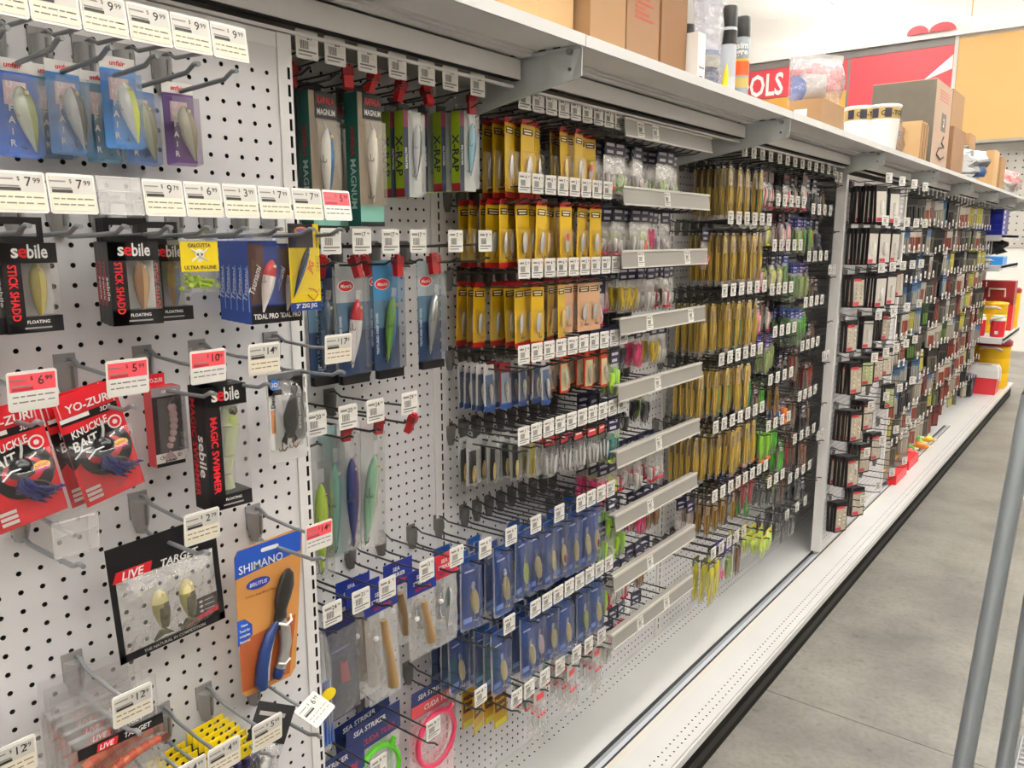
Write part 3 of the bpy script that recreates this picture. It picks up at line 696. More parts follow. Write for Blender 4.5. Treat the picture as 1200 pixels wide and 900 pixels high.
# blue boxes
BL1 = pm('#1f4aa8', .3); BL2 = pm('#16357c', .35)
def t_blue_box(front='#5a3a30'):
    w, h, d = .044, .112, .019; c = MB()
    c.box(-d, 0, -w / 2, w / 2, -h, 0, {'*': BL1, 'F': BL2})
    c.box(0, .0004, -w / 2, w * .02, -h + .026, -.004, pm(front, .4)).box(0, .0004, -w / 2, w / 2, -h, -h + .024, BK)
    tx = MB().text('TIDAL PRO', .010, 0, -h + .010, .0008, WT, bold=.04, fit=w * .86).text('Tsunami', .012, -w * .32, -h * .46, .0008, WT, rot=70, bold=.03, shear=.3, fit=.05)
    txs = MB().text('Tsunami', .013, -d * .5, -h * .52, -w / 2 - .0005, pm('#dfe6f4'), 'L', rot=80, bold=.03, shear=.3, fit=.075).box(-d * .25, -d * .15, -w / 2 - .0006, -w / 2, -h * .85, -h * .3, pm('#8fb2e8'))
    l = fish(MB(), .072, .020, .013, (.010, -.026), 256, pm('#efe9e6', .25), pm('#e9dad6', .25), pm('#c9222b', .25), x=.006, hooks=1)
    b = MB().frustum(.0005, .012, -w / 2 + .002, w / 2, -h + .026, -.006, .002, CLR).box(-.0005, 0, -w * .36, w * .36, 0, .016, CLRT)
    return T('lure_box').part('box', c).sub('lettering', tx).sub('side_lettering', txs).part('lure', l).part('blister', b)
TB = t_blue_box()
for k in range(5):
    put(TB, .288 + k * .0205, .658 - k * .004, 1.654 - .0 * k, 'blue box with a red-headed lure, %s of five stacked' % ('rearmost', 'second', 'middle', 'fourth', 'frontmost')[k], 'lure box', yaw=-3, group='blue lure boxes on the near panel')
put(TB, .335, .706, 1.650, 'blue box with a red-headed lure right of the stack', 'lure box', yaw=-2, group='blue lure boxes on the near panel')
# yellow jig card
w_, h_ = .052, .122
c = MB().box(-.0008, 0, -w_ / 2, w_ / 2, -h_, .002, YL).box(0, .0004, -w_ / 2, w_ * .3, -.032, .002, pm('#2a2530')).box(0, .0004, -w_ / 2, w_ / 2, -h_, -h_ + .012, BL2)
c.text('3" ZIG JIG', .0085, 0, -h_ + .006, .0008, WT, bold=.04, fit=w_ * .85).text('ZIG JIG', .0075, w_ * .40, -.055, .0006, INK, rot=-90, bold=.03).text('JIG', .012, w_ * .2, -.06, .0006, RED, rot=70, bold=.04, shear=.3)
c.ell(-.004, -.008, .012, .006, .0004, .0008, pm('#e79b2c'), 12).ell(-.004, -.008, .008, .004, .0008, .001, pm('#8a5fc0'), 12)
l = fish(MB(), .078, .011, .008, (.004, -.030), 248, pm('#3f5f9c', .2), pm('#20232c', .2), x=.006, hooks=0); l.tube([(.002, .004, -.09), (.002, .014, -.092), (.002, .02, -.1), (.002, .012, -.108), (.002, .002, -.1)], .0008, 4, pm('#b46a1c'))
put(T('jig_card').part('card', c).part('jig', l).part('sleeve', MB().frustum(.0005, .013, -w_ / 2 + .002, w_ * .34, -.1, -.004, .003, CLR)), .355, .722, 1.676, 'yellow jig card with a blue foot beside the blue boxes', 'lure card', yaw=-2)

# --- row 3: red cards
def t_red_card():
    w, h = .073, .134
    c = MB().box(-.001, 0, -w / 2, w / 2, -h, .004, RED)
    c.box(0, .0003, -w / 2 + .002, w / 2 - .004, -.031, -.022, BK).box(0, .0004, -w / 2 + .002, -.001, -.0275, -.0225, WT)
    for y in (-w / 2 + .004, w / 2 - .006): c.box(0, .0003, y, y + .0012, -.022, .003, pm('#f0b9bb'))
    c.ell(.004, -.075, .032, .031, 0, .0003, BK, 24).ell(.003, -.074, .022, .016, .0003, .0005, RED, 20).ell(.003, -.072, .016, .011, .0005, .0007, BK, 20)
    c.prism([(-w / 2, -.04), (-.012, -.04), (-.002, -.062), (-w / 2, -.085)], 0, .00035, BK)
    c.ell(.022, -.074, .0095, .0055, .0008, .0011, pm('#f2c72b'), 16).box(.0011, .0013, .014, .030, -.0795, -.0765, pm('#d84a8c')).text('NEW!', .0055, .022, -.0735, .0014, RED, bold=.04)
    c.ell(.0235, -.046, .0085, .0085, .0008, .001, WT, 16).ell(.0235, -.046, .0065, .0065, .001, .0012, RED, 16).ell(.0235, -.046, .003, .003, .0012, .0014, WT, 12)
    for k in range(3): c.box(.0003, .0006, -w * .44, -w * .2, -h + .006 + k * .006, -h + .010 + k * .006, WT)
    tx = MB().text('YO-ZURI', .0135, .002, -.013, .0008, WT, bold=.05, shear=.1, fit=w * .78).text('3DB', .0075, .018, -.0255, .0009, WT, bold=.04, shear=.2)
    tx.text('KNUCKLE', .0125, -.006, -.041, .0018, WT, rot=8, bold=.04, shear=.2, fit=w * .62).text('BAIT', .0165, -.015, -.0565, .0018, WT, rot=8, bold=.04, shear=.2, fit=w * .44)
    l = MB().sphere((.010, -.001, -.066), .0125, pm('#1c1e22', .12), 12).tube([(.01, 0, -.06), (.012, .004, -.046), (.01, .006, -.036)], .0016, 5, SILV)
    NV = pm('#141f66', .28)
    for k in range(14):
        f = k / 13; e = math.sin(k * 2.1)
        l.tube([(.010, -.002, -.074), (.012, -.012 + .016 * f, -.088 - .004 * e), (.013, .0 + .018 * f, -.101 + .004 * e), (.010, .012 + .026 * f, -.113 + .012 * f - .003 * e)], [.003, .0038, .003, .0008], 5, NV if k % 4 else pm('#0e1440', .25))
    l.tube([(.012, 0, -.08), (.013, .016, -.088), (.013, .026, -.098), (.013, .022, -.108)], .001, 5, WIREM)
    l.tube([(.018, -.024, -.072), (.02, -.014, -.064), (.02, -.004, -.064)], .0012, 5, pm('#e8eef8', .1))
    b = MB().pillow(-w / 2 - .003, w / 2 + .003, -h - .005, -.055, .0022, .020, clear('clear_soft_blister', milky=.02, gloss=.05, rough=.08), 4, 5, 6, .08, back=False)
    return T('lure_card').part('card', c).sub('lettering', tx).part('skirted_bait', l).part('blister', b)
RC = t_red_card()
put(RC, .352, .315, 1.474, 'red carded skirted bait cut by the left photo edge', 'lure card', tilt=9, group='red carded skirted baits')
put(RC, .335, .396, 1.478, 'red carded skirted bait mostly hidden behind the tilted one', 'lure card', tilt=10, group='red carded skirted baits')
put(RC, .352, .401, 1.480, 'red carded skirted bait hanging tilted on the near third row', 'lure card', tilt=12, group='red carded skirted baits')
# small red shrimp box
w_, h_, d_ = .040, .108, .022
c = MB().box(-d_, 0, -w_ / 2, w_ / 2, -h_, 0, {'*': pm('#c8373c', .4), 'F': pm('#3a3234', .4)}).box(0, .0005, -w_ / 2, w_ / 2, -.012, 0, pm('#8d8487')).box(0, .0005, -w_ / 2, w_ / 2, -h_, -h_ + .018, pm('#e7e4de')).box(0, .0007, -w_ / 2, w_ / 2, -h_, -h_ + .005, BK)
c.box(-d_, -d_ + .001, -w_ * .4, w_ * .25, 0, .016, RED)
c.text('YO-ZURI', .008, -w_ * .08, .007, -d_ + .0015, WT, bold=.04, fit=w_ * .5).text('CRYSTAL 3D', .0055, 0, -h_ + .0125, .0009, INK, bold=.03, fit=w_ * .8).text('SHRIMP', .005, 0, -h_ + .0075, .0009, INK, bold=.03).text('CRYSTAL', .005, .004, -.006, .0009, WT, bold=.03, fit=w_ * .7)
l = MB()
for k in range(7): l.sphere((.006, .004 - .0012 * k + .004 * math.sin(k * .5), -.028 - .0085 * k), .0065 - .0003 * k, pm('#b9949a', .25), 8)
l.tube([(.006, .004, -.03), (.008, .0, -.02), (.008, .006, -.013)], .0008, 4, pm('#8c7076')).prism([(-.012, -.095), (.004, -.095), (-.002, -.086)], .004, .006, pm('#b9949a', .25))
put(T('lure_box').part('box', c).part('shrimp_lure', l).part('window', MB().box(.012, .0125, -w_ / 2 + .001, w_ / 2, -h_ + .018, -.012, CLR).box(0, .0125, w_ / 2 - .0005, w_ / 2, -h_ + .018, -.012, CLR)), .300, .528, 1.462, 'small red shrimp lure box left of the tall black box', 'lure box', yaw=-1)
# tall black box with a jointed lure
w_, h_ = .062, .172
jl = MB(); PG = pm('#d3dcb4', .25); PW = pm('#e4e4da', .25)
for (z0, z1, r0, r1, yc) in ((-.029, -.058, .0125, .0155, .012), (-.060, -.100, .0155, .0105, .010), (-.102, -.126, .010, .0065, .006), (-.128, -.148, .006, .010, .003)):
    rings = []
    for k in range(5):
        t_ = k / 4; z = z0 + (z1 - z0) * t_; r_ = r0 + (r1 - r0) * t_
        rings.append([(-.012 + .6 * r_ * math.sin(2 * math.pi * j / 8), yc + (0 if yc < .006 else -.004 * t_) + r_ * math.cos(2 * math.pi * j / 8), z) for j in range(8)])
    jl.loft(rings, lambda i, j: PG if 0 < j < 3 else PW)
jl.sphere((-.0075, .013, -.038), .0075, pm('#1d1a16', .15), 10).sphere((-.0035, .013, -.038), .0045, pm('#6a5a34', .2), 8).sphere((-.0085, .011, -.050), .008, pm('#c9dc7a', .25), 8, rz=.014)
put(t_window_box('lure_box', w_, h_, .042, 'sebile', 'MAGIC SWIMMER', RED, jl, strip=.36, foot=.02, headh=.028, tab=.012), .352, .583, 1.462, 'tall black window box with a pale jointed swimmer lure', 'lure box', yaw=-3)
# clear pack with a black duck lure
w_, h_ = .068, .132
c = MB().box(-.0006, 0, -w_ / 2, w_ / 2, -h_, .006, clear('clear_sheet', milky=.3)).rrect(-w_ / 2 + .003, -w_ * .12, -h_ + .02, -.004, .006, 0, .0004, pm('#e4e3e2', .4)).box(0, .0004, -w_ * .46, w_ * .46, -.028, .004, pm('#5d5c60', .4)).box(0, .0004, w_ * .16, w_ * .44, -h_ + .03, -.004, pm('#6b6a6c', .4))
c.ell(-w_ * .30, -.012, .0085, .0085, .0004, .0008, pm('#2c6cc0'), 16).text('3D', .009, -w_ * .30, -.012, .0012, WT, bold=.03).text('Duck', .010, -w_ * .36, -.036, .0009, INK, rot=90, bold=.03).text('BRONZE DUCK', .007, w_ * .32, -.062, .0008, WT, rot=-90, bold=.03, fit=.07).box(.0004, .0008, -w_ * .42, -w_ * .32, -.085, -.05, pm('#c98a5c'))
DK = pm('#17161a', .18); l = MB()
l.loft([[(.010 + a * .5 * math.sin(2 * math.pi * j / 9), .002 + dy + a * math.cos(2 * math.pi * j / 9), z) for j in range(9)] for a, dy, z in ((.003, .006, -.012), (.006, .005, -.020), (.005, .003, -.030), (.009, 0, -.042), (.0135, -.002, -.058), (.0125, -.003, -.074), (.008, -.004, -.086), (.003, -.006, -.094))], DK)
for s_ in (-1, 1): l.prism([(s_ * .004 - .002, -.08), (s_ * .013 - .004, -.098), (s_ * .006 - .004, -.104)][::s_], .006, .010, DK)
treble(l, (.01, .002, -.094), .015, pm('#7a5a3a', .3, metal=.6)); treble(l, (.01, -.018, -.098), .013, pm('#7a5a3a', .3, metal=.6))
put(T('lure_clamshell').part('card', c).part('duck_lure', l).part('shell', MB().pillow(-w_ * .36, w_ * .4, -h_ + .02, -.006, .0, .024, CLR, 2, 5, 6, .1)), .318, .705, 1.456, 'clear pack with a black duck-shaped lure by the slotted edge', 'lure pack', tilt=0, yaw=0)

# --- minnow bag
w_, h_ = .152, .152
c = MB().box(-.001, 0, -w_ / 2, w_ / 2, -.040, .008, BK).box(-.001, 0, -w_ / 2, -w_ / 2 + .008, -h_, -.04, BK).box(-.001, 0, w_ / 2 - .008, w_ / 2, -h_, -.04, BK).box(-.001, 0, -w_ / 2, w_ / 2, -h_, -h_ + .011, BK)
c.prism([(.012, -h_ + .011), (w_ / 2 - .008, -h_ + .011), (w_ / 2 - .008, -h_ + .046), (.038, -h_ + .046)], -.0008, .0004, BK).prism([(.016, -h_ + .0135), (w_ / 2 - .009, -h_ + .018), (w_ / 2 - .009, -h_ + .026), (.022, -h_ + .0185)], .0004, .0007, RED)
c.prism([(-w_ / 2 + .004, -.040), (-.022, -.040), (-.018, -.026), (-w_ / 2 + .010, -.026)], 0, .0004, RED)
for k in range(3): c.ell(.042 + .012 * 0, -h_ + .040 - k * .007, .003, .002, .0004, .0008, pm('#c9c6c2'), 8).box(.0004, .0008, .047, .062, -h_ + .0395 - k * .007, -h_ + .0405 - k * .007, pm('#c9c6c2'))
tx = MB().text('LIVE', .0155, -.045, -.0335, .0009, WT, bold=.04, shear=.25, fit=.045).text('TARGET', .0145, .020, -.0350, .0009, WT, bold=.04, shear=.25, fit=.066); tx2 = MB().text('THE NATURAL IN COMPETITION', .006, 0, -h_ + .0055, .0008, pm('#cfcbc6'), bold=.02, fit=.125)
l = MB(); OB = pm('#4a4628', .3); CB = pm('#ddd39a', .25)
for dy in (-.020, .018):
    fish(l, .060, .024, .016, (dy, -.064), 270, OB, pm('#9a8f4a', .28), CB, x=.012, hooks=0)
    l.loft([[(.0135 + .0085 * k_ * math.sin(2 * math.pi * j / 8), dy + .002 + .0095 * k_ * math.cos(2 * math.pi * j / 8), z) for j in range(8)] for k_, z in ((.5, -.082), (1, -.090), (.9, -.104), (.5, -.118))], OB)
    l.prism([(dy - .004, -.122), (dy - .014, -.133), (dy, -.129), (dy + .014, -.131), (dy + .004, -.122)], .008, .013, OB)
bg = MB().pillow(-w_ / 2 + .006, w_ / 2 - .006, -h_ + .008, -.038, -.002, .026, clear('crinkled_bag', milky=.05, gloss=.10, rough=.12, bump=.9, bscale=55), 9, 8, 8, .3)
put(T('bait_bag').part('printed_frame', c).sub('lettering', tx).sub('footer_lettering', tx2).part('minnow_baits', l).part('bag', bg), .318, .498, 1.264, 'black framed clear bag holding two minnow baits', 'bait bag', tilt=2.5)

# --- pliers card
w_, h_ = .122, .232; ORG = pm('#d98a35', .4); SBL = pm('#1f4fae', .4)
pts = [(-w_ / 2 + .014, -h_), (w_ / 2 - .028, -h_), (w_ / 2 - .018, -h_ + .012), (w_ / 2, .0), (w_ / 2 - .006, .012), (-w_ / 2 + .006, .004), (-w_ / 2, -.006), (-w_ / 2 + .006, -h_ + .008)]
c = MB().prism(pts, -.001, 0, pm('#c58a4a', .4)).prism([(-w_ / 2, -.04), (w_ / 2 - .004, -.026), (w_ / 2 - .002, .008), (-w_ / 2 + .006, .003), (-w_ / 2, -.006)], 0, .0004, SBL)
c.prism([(-w_ / 2 + .006, -h_ + .01), (w_ / 2 - .03, -h_ + .006), (w_ / 2 - .016, -.13), (-w_ / 2 + .004, -.14)], 0, .0003, pm('#a5562e', .4)).prism([(-w_ / 2 + .001, -.146), (-w_ / 2 + .026, -.135), (-w_ / 2 + .026, -.118), (-w_ / 2 + .014, -.106), (-w_ / 2 + .001, -.106)], .0003, .0007, SBL)
for k in range(4): c.text(('New', 'Touch for', 'complete', 'features')[k], .006, -w_ / 2 + .013, -.115 - k * .0085, .0011, WT, bold=.02, fit=.018)
c.ell(-.022, -.056, .021, .0085, .0004, .0008, pm('#2a3f9a'), 18).text('BRUTUS', .0085, -.022, -.056, .0012, pm('#cfd7ee'), bold=.04, shear=.2, fit=.034).text('Custom Steel Blend Pliers', .0052, -.018, -.073, .0008, pm('#7a3f18'), bold=.01, fit=.06)
c.rrect(-.016, .016, -.0095, -.003, .003, .0002, .0006, WT)
tx = MB().text('SHIMANO', .0185, -.016, -.026, .0009, WT, bold=.008, rot=2, fit=.078)
l = MB(); GM = pm('#3d3a38', .32, metal=.5); NVY = pm('#20386c', .4); GR = pm('#c7c3bb', .45)
l.loft([[(.008 + .006 * a * math.sin(2 * math.pi * j / 8), yc + a * .013 * math.cos(2 * math.pi * j / 8), z) for j in range(8)] for a, yc, z in ((.3, .026, -.046), (.95, .025, -.055), (1.3, .021, -.074), (1.2, .016, -.092), (.85, .012, -.110), (.95, .010, -.122), (.5, .008, -.140))], GM)
def handle(path, r, m): l.tube([(.010, y, z) for y, z in path], r, 8, m)
handle([(.004, -.125), (-.010, -.142), (-.020, -.165), (-.026, -.190), (-.028, -.212), (-.025, -.224)], [.004, .0085, .009, .0095, .0105, .008], NVY)
handle([(.000, -.135), (-.008, -.152), (-.014, -.172), (-.018, -.196), (-.018, -.214)], [.003, .0045, .005, .005, .004], GR)
handle([(.012, -.125), (.017, -.142), (.018, -.165), (.013, -.190), (.006, -.206)], [.006, .009, .0095, .0095, .009], pm('#b2b1ae', .3, metal=.6))
handle([(.006, -.203), (.002, -.214), (.000, -.219)], [.0095, .0085, .006], NVY)
zt = MB().tube([(.016, .002, -.126), (.022, .012, -.130), (.018, .024, -.127), (.012, .026, -.120)], .0022, 6, WT); zt2 = MB().tube([(.018, -.002, -.190), (.022, .008, -.193), (.018, .020, -.190)], .0016, 6, WT)
put(T('pliers_card').part('card', c).sub('lettering', tx).part('pliers', l).part('zip_tie', zt).part('zip_tie', zt2), .302, .672, 1.196, 'orange and blue card holding blue-handled fishing pliers', 'pliers', tilt=-2.0)

# --- shrimp clamshells (stack) and jig cards
def t_shrimp():
    w, h = .108, .110
    s = MB().frustum(0, .020, -w / 2, w / 2, -h, -.014, .003, CLR).box(-.001, 0, -w / 2 - .002, w / 2 + .002, -h - .002, .026, clear('clear_sheet2', milky=.05)).box(0, .001, -w / 2, w / 2, -.018, -.014, CLRT)
    c = MB().box(.0195, .0205, -w / 2 + .003, w / 2 - .002, -.032, -.018, BK).prism([(-w / 2 + .024, -.031), (-.006, -.031), (-.004, -.021), (-w / 2 + .026, -.021)], .0205, .0207, RED)
    c.text('LIVE', .009, -.018, -.026, .0211, WT, bold=.04, shear=.25, fit=.024).text('TARGET', .009, .020, -.025, .0211, WT, bold=.04, shear=.25, fit=.044)
    l = MB(); A1, A2 = pm('#c8502e', .3), pm('#cf6b45', .3)
    for z0, y0 in ((-.050, 0), (-.078, .012)):
        pts = [(.012, y0 - .042 + .080 * k / 10, z0 + .020 * k / 10 + .006 * math.sin(k * .3)) for k in range(11)]
        for k in range(10): l.tube([pts[k], pts[k + 1]], [.0078 - .0042 * abs(k / 10 - .35), .0070 - .0042 * abs((k + 1) / 10 - .35)], 8, A1 if k % 2 else A2)
        l.prism([(y0 + .036, z0 + .016), (y0 + .048, z0 + .016), (y0 + .047, z0 + .026), (y0 + .036, z0 + .023)], .010, .014, pm('#6c3a2a', .3)).prism([(y0 - .052, z0 - .004), (y0 - .038, z0 - .003), (y0 - .038, z0 + .004)], .011, .013, A1).sphere((.016, y0 - .033, z0 + .002), .0025, INK, 6)
        for k in range(5): l.tube([(.013, y0 - .024 + .008 * k, z0 + .002), (.014, y0 - .027 + .008 * k, z0 - .009)], .0007, 4, A2)
    return T('shrimp_pack').part('label', c).part('shrimp_bait', l).part('shell', s)
SH = t_shrimp()
for k in range(5):
    put(SH, .270 + k * .023, .402 - k * .002, 1.078, 'clear shrimp lure clamshell, %s of the five stacked' % ('rearmost', 'second', 'middle', 'fourth', 'frontmost')[k], 'lure pack', yaw=-2, group='stacked shrimp clamshells')
for k in range(2): put(SH, .345 + k * .026, .262, 1.062, 'clear shrimp lure clamshell at the left photo corner, %s' % ('behind', 'in front')[k], 'lure pack', group='stacked shrimp clamshells')
def t_jig_comb():
    w, h = .062, .10
    c = MB().rrect(-w / 2, w / 2, -h, -.012, .003, -.001, 0, BK, n=2).prism([(-w / 2, -.016), (w / 2, -.016), (w / 2, .004), (-w / 2, .004)], -.0012, .0002, YL)
    for k in range(4): c.ell(-w / 2 + .010 + k * .014, -.004, .0028, .0028, .0002, .0006, INK, 8)
    l = MB()
    for k in range(4): l.sphere((.003, -w / 2 + .010 + k * .014, -.022), .006, pm('#332f58', .3), 8, rz=.009).tube([(.004, -w / 2 + .010 + k * .014, -.03), (.006, -w / 2 + .012 + k * .014, -.05)], .0012, 5, WIREM)
    return T('jig_card').part('card', c).part('jig_heads', l)
JC = t_jig_comb()
for k in range(7): put(JC, .268 + k * .0155, .565, .930, 'yellow and black jig card, %s in the right near stack' % ordn(k), 'jig card', yaw=4, group='yellow jig cards in stacks')
for k in range(6): put(JC, .275 + k * .0165, .498, .922, 'yellow and black jig card, %s in the left near stack' % ordn(k), 'jig card', yaw=4, group='yellow jig cards in stacks')
# crumpled pack
w_, h_ = .07, .115
c = MB().box(-.001, 0, -w_ / 2, w_ / 2, -.052, .004, pm('#2b2a2b', .4)).box(0, .0004, -.028, .02, -.015, -.009, pm('#a9a6a2')).box(0, .0004, -.02, .02, -.032, -.026, pm('#aa3333'))
bg = MB().pillow(-w_ / 2, w_ / 2, -h_, -.05, -.002, .022, MATS['crinkled_bag'], 12, 6, 6, .45)
l = MB().sphere((.008, .004, -.08), .010, SILV, 8, rz=.014).sphere((.008, -.012, -.094), .008, pm('#8d8a86', .2, metal=.6), 8)
put(T('lure_pack').part('header_card', c).part('lure', l).part('bag', bg), .345, .640, .955, 'crumpled clear lure pack with a dark header under the upturned tag', 'lure pack', tilt=-32, lean=-8)

# ================================================================== SECOND BAY (behind the near panel edge)
def clip(loc, label): 
    mb = MB().box(-.006, .006, -.008, .008, -.028, .004, pm('#a8151c', .35)).box(-.008, .008, -.0095, .0095, -.006, .008, pm('#8e1016', .35)).tube([(.0, 0, .004), (.0, 0, .013)], .006, 8, pm('#a8151c', .35))
    o = link('security_clip', mb.mesh('security_clip'), None, loc, (0, R(RNGP.uniform(-25, 25)), R(RNGP.uniform(-30, 30)))); return tag(o, label, 'clip', 'red clips on the hooks')
def bay2_row(z, ys, kinds, place):
    for i, y in enumerate(ys): hook(.24, 'wall', (0, y, z), '%s dark hook from the left in %s' % (ordn(i), place), 'dark hooks in the second bay', 'price', kinds[i])
bay2_row(1.930, [.833, .889, .958, 1.028, 1.101, 1.165, 1.245], [('21', '99'), ('20', '99'), ('20', '99'), ('24', '99'), ('18', '99'), ('18', '99'), ('20', '99')], 'the teal box row')
bay2_row(1.627, [.865, .932, 1.0, 1.07, 1.174, 1.265], [('29', '99'), ('17', '99'), ('17', '99'), ('17', '99'), ('7', '99'), ('9', '99')], 'the trolling lure row')
bay2_row(1.323, [.818, .887, .951, 1.038], [('20', '99'), ('20', '99'), ('24', '99'), ('29', '99')], 'the long plug row')
bay2_row(.972, [.834, .901, .967, 1.075, 1.165], [('24', '99'), ('21', '99'), ('6', '99'), ('12', '99'), ('9', '99')], 'the wooden plug row')
bay2_row(.612, [.930, 1.085, 1.240], [('9', '99'), ('9', '99'), ('8', '99')], 'the tube lure row')
TEAL = pm('#2f6c62', .38); TEALL = pm('#79b3a4', .4)
def t_magnum(back, body):
    w, h, d = .058, .232, .034
    c = MB().box(-d, 0, -w / 2, w / 2, -h, 0, {'*': TEAL, 'F': pm('#a39480', .5)}).box(0, .0004, -w / 2, w / 2, -h, -h + .036, TEALL).box(0, .0005, -w / 2, w / 2, -h, -h + .008, BK).box(0, .0008, -w * .3, w * .5, -.044, 0, BK).box(-d, -d + .001, -w * .4, w * .4, 0, .018, BK)
    tx = MB().text('RAPALA', .017, w * .1, -.014, .0013, RED, bold=.05, fit=w * .62, sy=1.3).text('MAGNUM', .014, w * .1, -.033, .0013, WT, bold=.03, fit=w * .66)
    txs = MB().text('MAGNUM', .020, -d * .45, -h * .68, -w / 2 - .0005, pm('#cfe6df'), 'L', rot=-90, bold=.02, fit=.10).text('RAPALA', .015, -d * .45, -h * .36, -w / 2 - .0005, RED, 'L', rot=-90, bold=.05, fit=.05)
    l = fish(MB(), .130, .027, .020, (.003, -.060), 268, pm(back, .25), pm(body, .22), x=.006, hooks=2); l.tube([(.006, .004, -.07), (.008, -.006, -.05)], .0016, 5, SILV)
    wn = MB().frustum(.0005, .014, -w / 2 + .002, w / 2 - .001, -h + .036, -.046, .003, CLR)
    return T('lure_box').part('box', c).sub('lettering', tx).sub('side_lettering', txs).part('lure', l).part('window', wn)
MG = [t_magnum('#2f5f8a', '#ece8de'), t_magnum('#a9a496', '#e8e0d2')]
for k, (x, y, z, m, wd) in enumerate([(.06, .880, 1.900, 0, 'teal lure box deep behind the slotted edge'), (.125, .905, 1.902, 0, 'teal lure box behind the blue-backed one'), (.175, .912, 1.904, 0, 'teal lure box with a blue-backed minnow'), (.105, .992, 1.905, 1, 'teal lure box behind the cream minnow'), (.190, 1.005, 1.912, 1, 'teal lure box with a cream minnow in front')]):
    put(MG[m], x, y, z, wd, 'lure box', yaw=-3 + k, group='teal lure boxes')
c = MB().box(-.002, 0, -.022, .022, -.17, .01, clear('clear_sheet', milky=.3)); l = fish(MB(), .12, .02, .016, (0, -.02), 270, pm('#5d6e74', .25), pm('#aab4b6', .25), x=.008)
put(T('lure_clamshell').part('card', c).part('lure', l).part('shell', MB().frustum(0, .018, -.022, .022, -.168, -.004, .004, CLR)), .13, .900, 1.905, 'clear clamshell with a grey plug beside the slotted edge', 'lure pack')
LIME = pm('#a5c22a', .38)
def t_xrap(a, b):
    w, h, d = .046, .158, .024
    c = MB().box(-d, 0, -w / 2, w / 2, -h, 0, {'*': LIME, 'F': pm('#d9dbd8', .4)}).box(-d, .0004, -w / 2 - .0003, -w / 2 + .008, -h, -h + .016, pm('#9c2430', .4)).box(0, .0005, -w / 2, -w / 2 + .012, -h, 0, pm('#3b4258', .4)).box(0, .0006, -w / 2, -w / 2 + .012, -.03, 0, pm('#8f3a5a', .4)).box(-d, -d + .001, -w * .3, w * .3, 0, .016, BK)
    tx = MB().text('X-RAP', .026, -d * .5, -h * .52, -w / 2 - .0006, pm('#35214a'), 'L', rot=-90, bold=.05, fit=.085).text('SALTWATER', .007, -w / 2 + .006, -h * .55, .0009, WT, rot=-90, bold=.03, fit=.09)
    l = fish(MB(), .105, .020, .015, (.010, -.022), 266, pm(a, .2), pm(b, .2), x=.006, hooks=2)
    return T('lure_box').part('box', c).sub('lettering', tx).part('lure', l).part('window', MB().frustum(.0005, .013, -w / 2 + .012, w / 2, -h + .004, -.004, .002, CLR))
XR = [t_xrap('#3d3f44', '#b9bcc0'), t_xrap('#3b6f9c', '#79b8c8')]
for k in range(2): put(XR[0], .160 + k * .034, 1.105 + k * .002, 1.894, 'lime edged lure box with a silver minnow, %s' % ('behind', 'in front')[k], 'lure box', yaw=-2, group='lime lure boxes')
for k in range(3): put(XR[1], .118 + k * .040, 1.238 + k * .012, 1.912, 'lime edged lure box with a blue minnow, %s of three' % ('rearmost', 'middle', 'frontmost')[k], 'lure box', yaw=-3, group='lime lure boxes')
for k, (y, x, z) in enumerate([(.855, .17, 1.932), (.935, .215, 1.934), (.985, .225, 1.935), (1.065, .21, 1.932), (1.125, .215, 1.930), (1.25, .22, 1.932)]): clip((x, y, z), '%s red security clip from the left above the teal boxes' % ordn(k))
# trolling lures
def t_troll(cardc, back, belly, headm=None, w=.062, h=.205, big=None, lip=True):
    c = MB().box(-.001, 0, -w / 2, w / 2, -h, .012, pm(cardc, .4)).box(0, .0004, -w / 2, w / 2, -h * .55, -.06, pm('#56748a', .4)).box(0, .0005, -w / 2, w / 2, -h, -h * .55, pm('#243a5c', .4)).box(-.001, .012, -w / 2, w / 2, -h - .004, -h + .012, BK)
    tx = MB()
    if big: tx.text(big, .024, -w * .05, -h * .5, .0009, pm('#a9b0b8'), rot=90, bold=.05, fit=h * .86)
    else:
        c.ell(-w * .14, -.030, .019, .011, .0005, .0009, WT, 14).ell(-w * .14, -.030, .017, .0095, .0009, .0012, RED, 14); tx.text("Mann's", .009, -w * .14, -.030, .0015, WT, bold=.04, shear=.2, fit=.03)
        tx.text('TEXTURED DEEP DIVER', .0075, -w * .38, -h * .6, .0009, pm('#d5dbe2'), rot=90, bold=.02, fit=.10)
    l = fish(MB(), .125, .025, .022, (w * .16, -.055), 262, back, belly, headm, x=.010, hooks=2, lip=lip)
    return T('lure_pack').part('card', c).sub('lettering', tx).part('lure', l).part('shell', MB().frustum(.0005, .024, -w * .12, w / 2, -h + .012, -.012, .004, CLR))
TR = [t_troll('#22385f', pm('#20303f', .3), pm('#41566b', .3), big='HEAVY DUTY STRETCH', w=.056), t_troll('#b7bcbd', pm('#ece8e6', .22), pm('#e2dad8', .22), pm('#c3202c', .22)), t_troll('#3e7fae', pm('#1f5f95', .25), pm('#5f8a3a', .25)), t_troll('#a9b6ba', pm('#8b9094', .15, metal=.7), pm('#c9cdd0', .15, metal=.7)), t_troll('#5b6b6a', pm('#24402e', .3), pm('#2c3c3a', .3))]
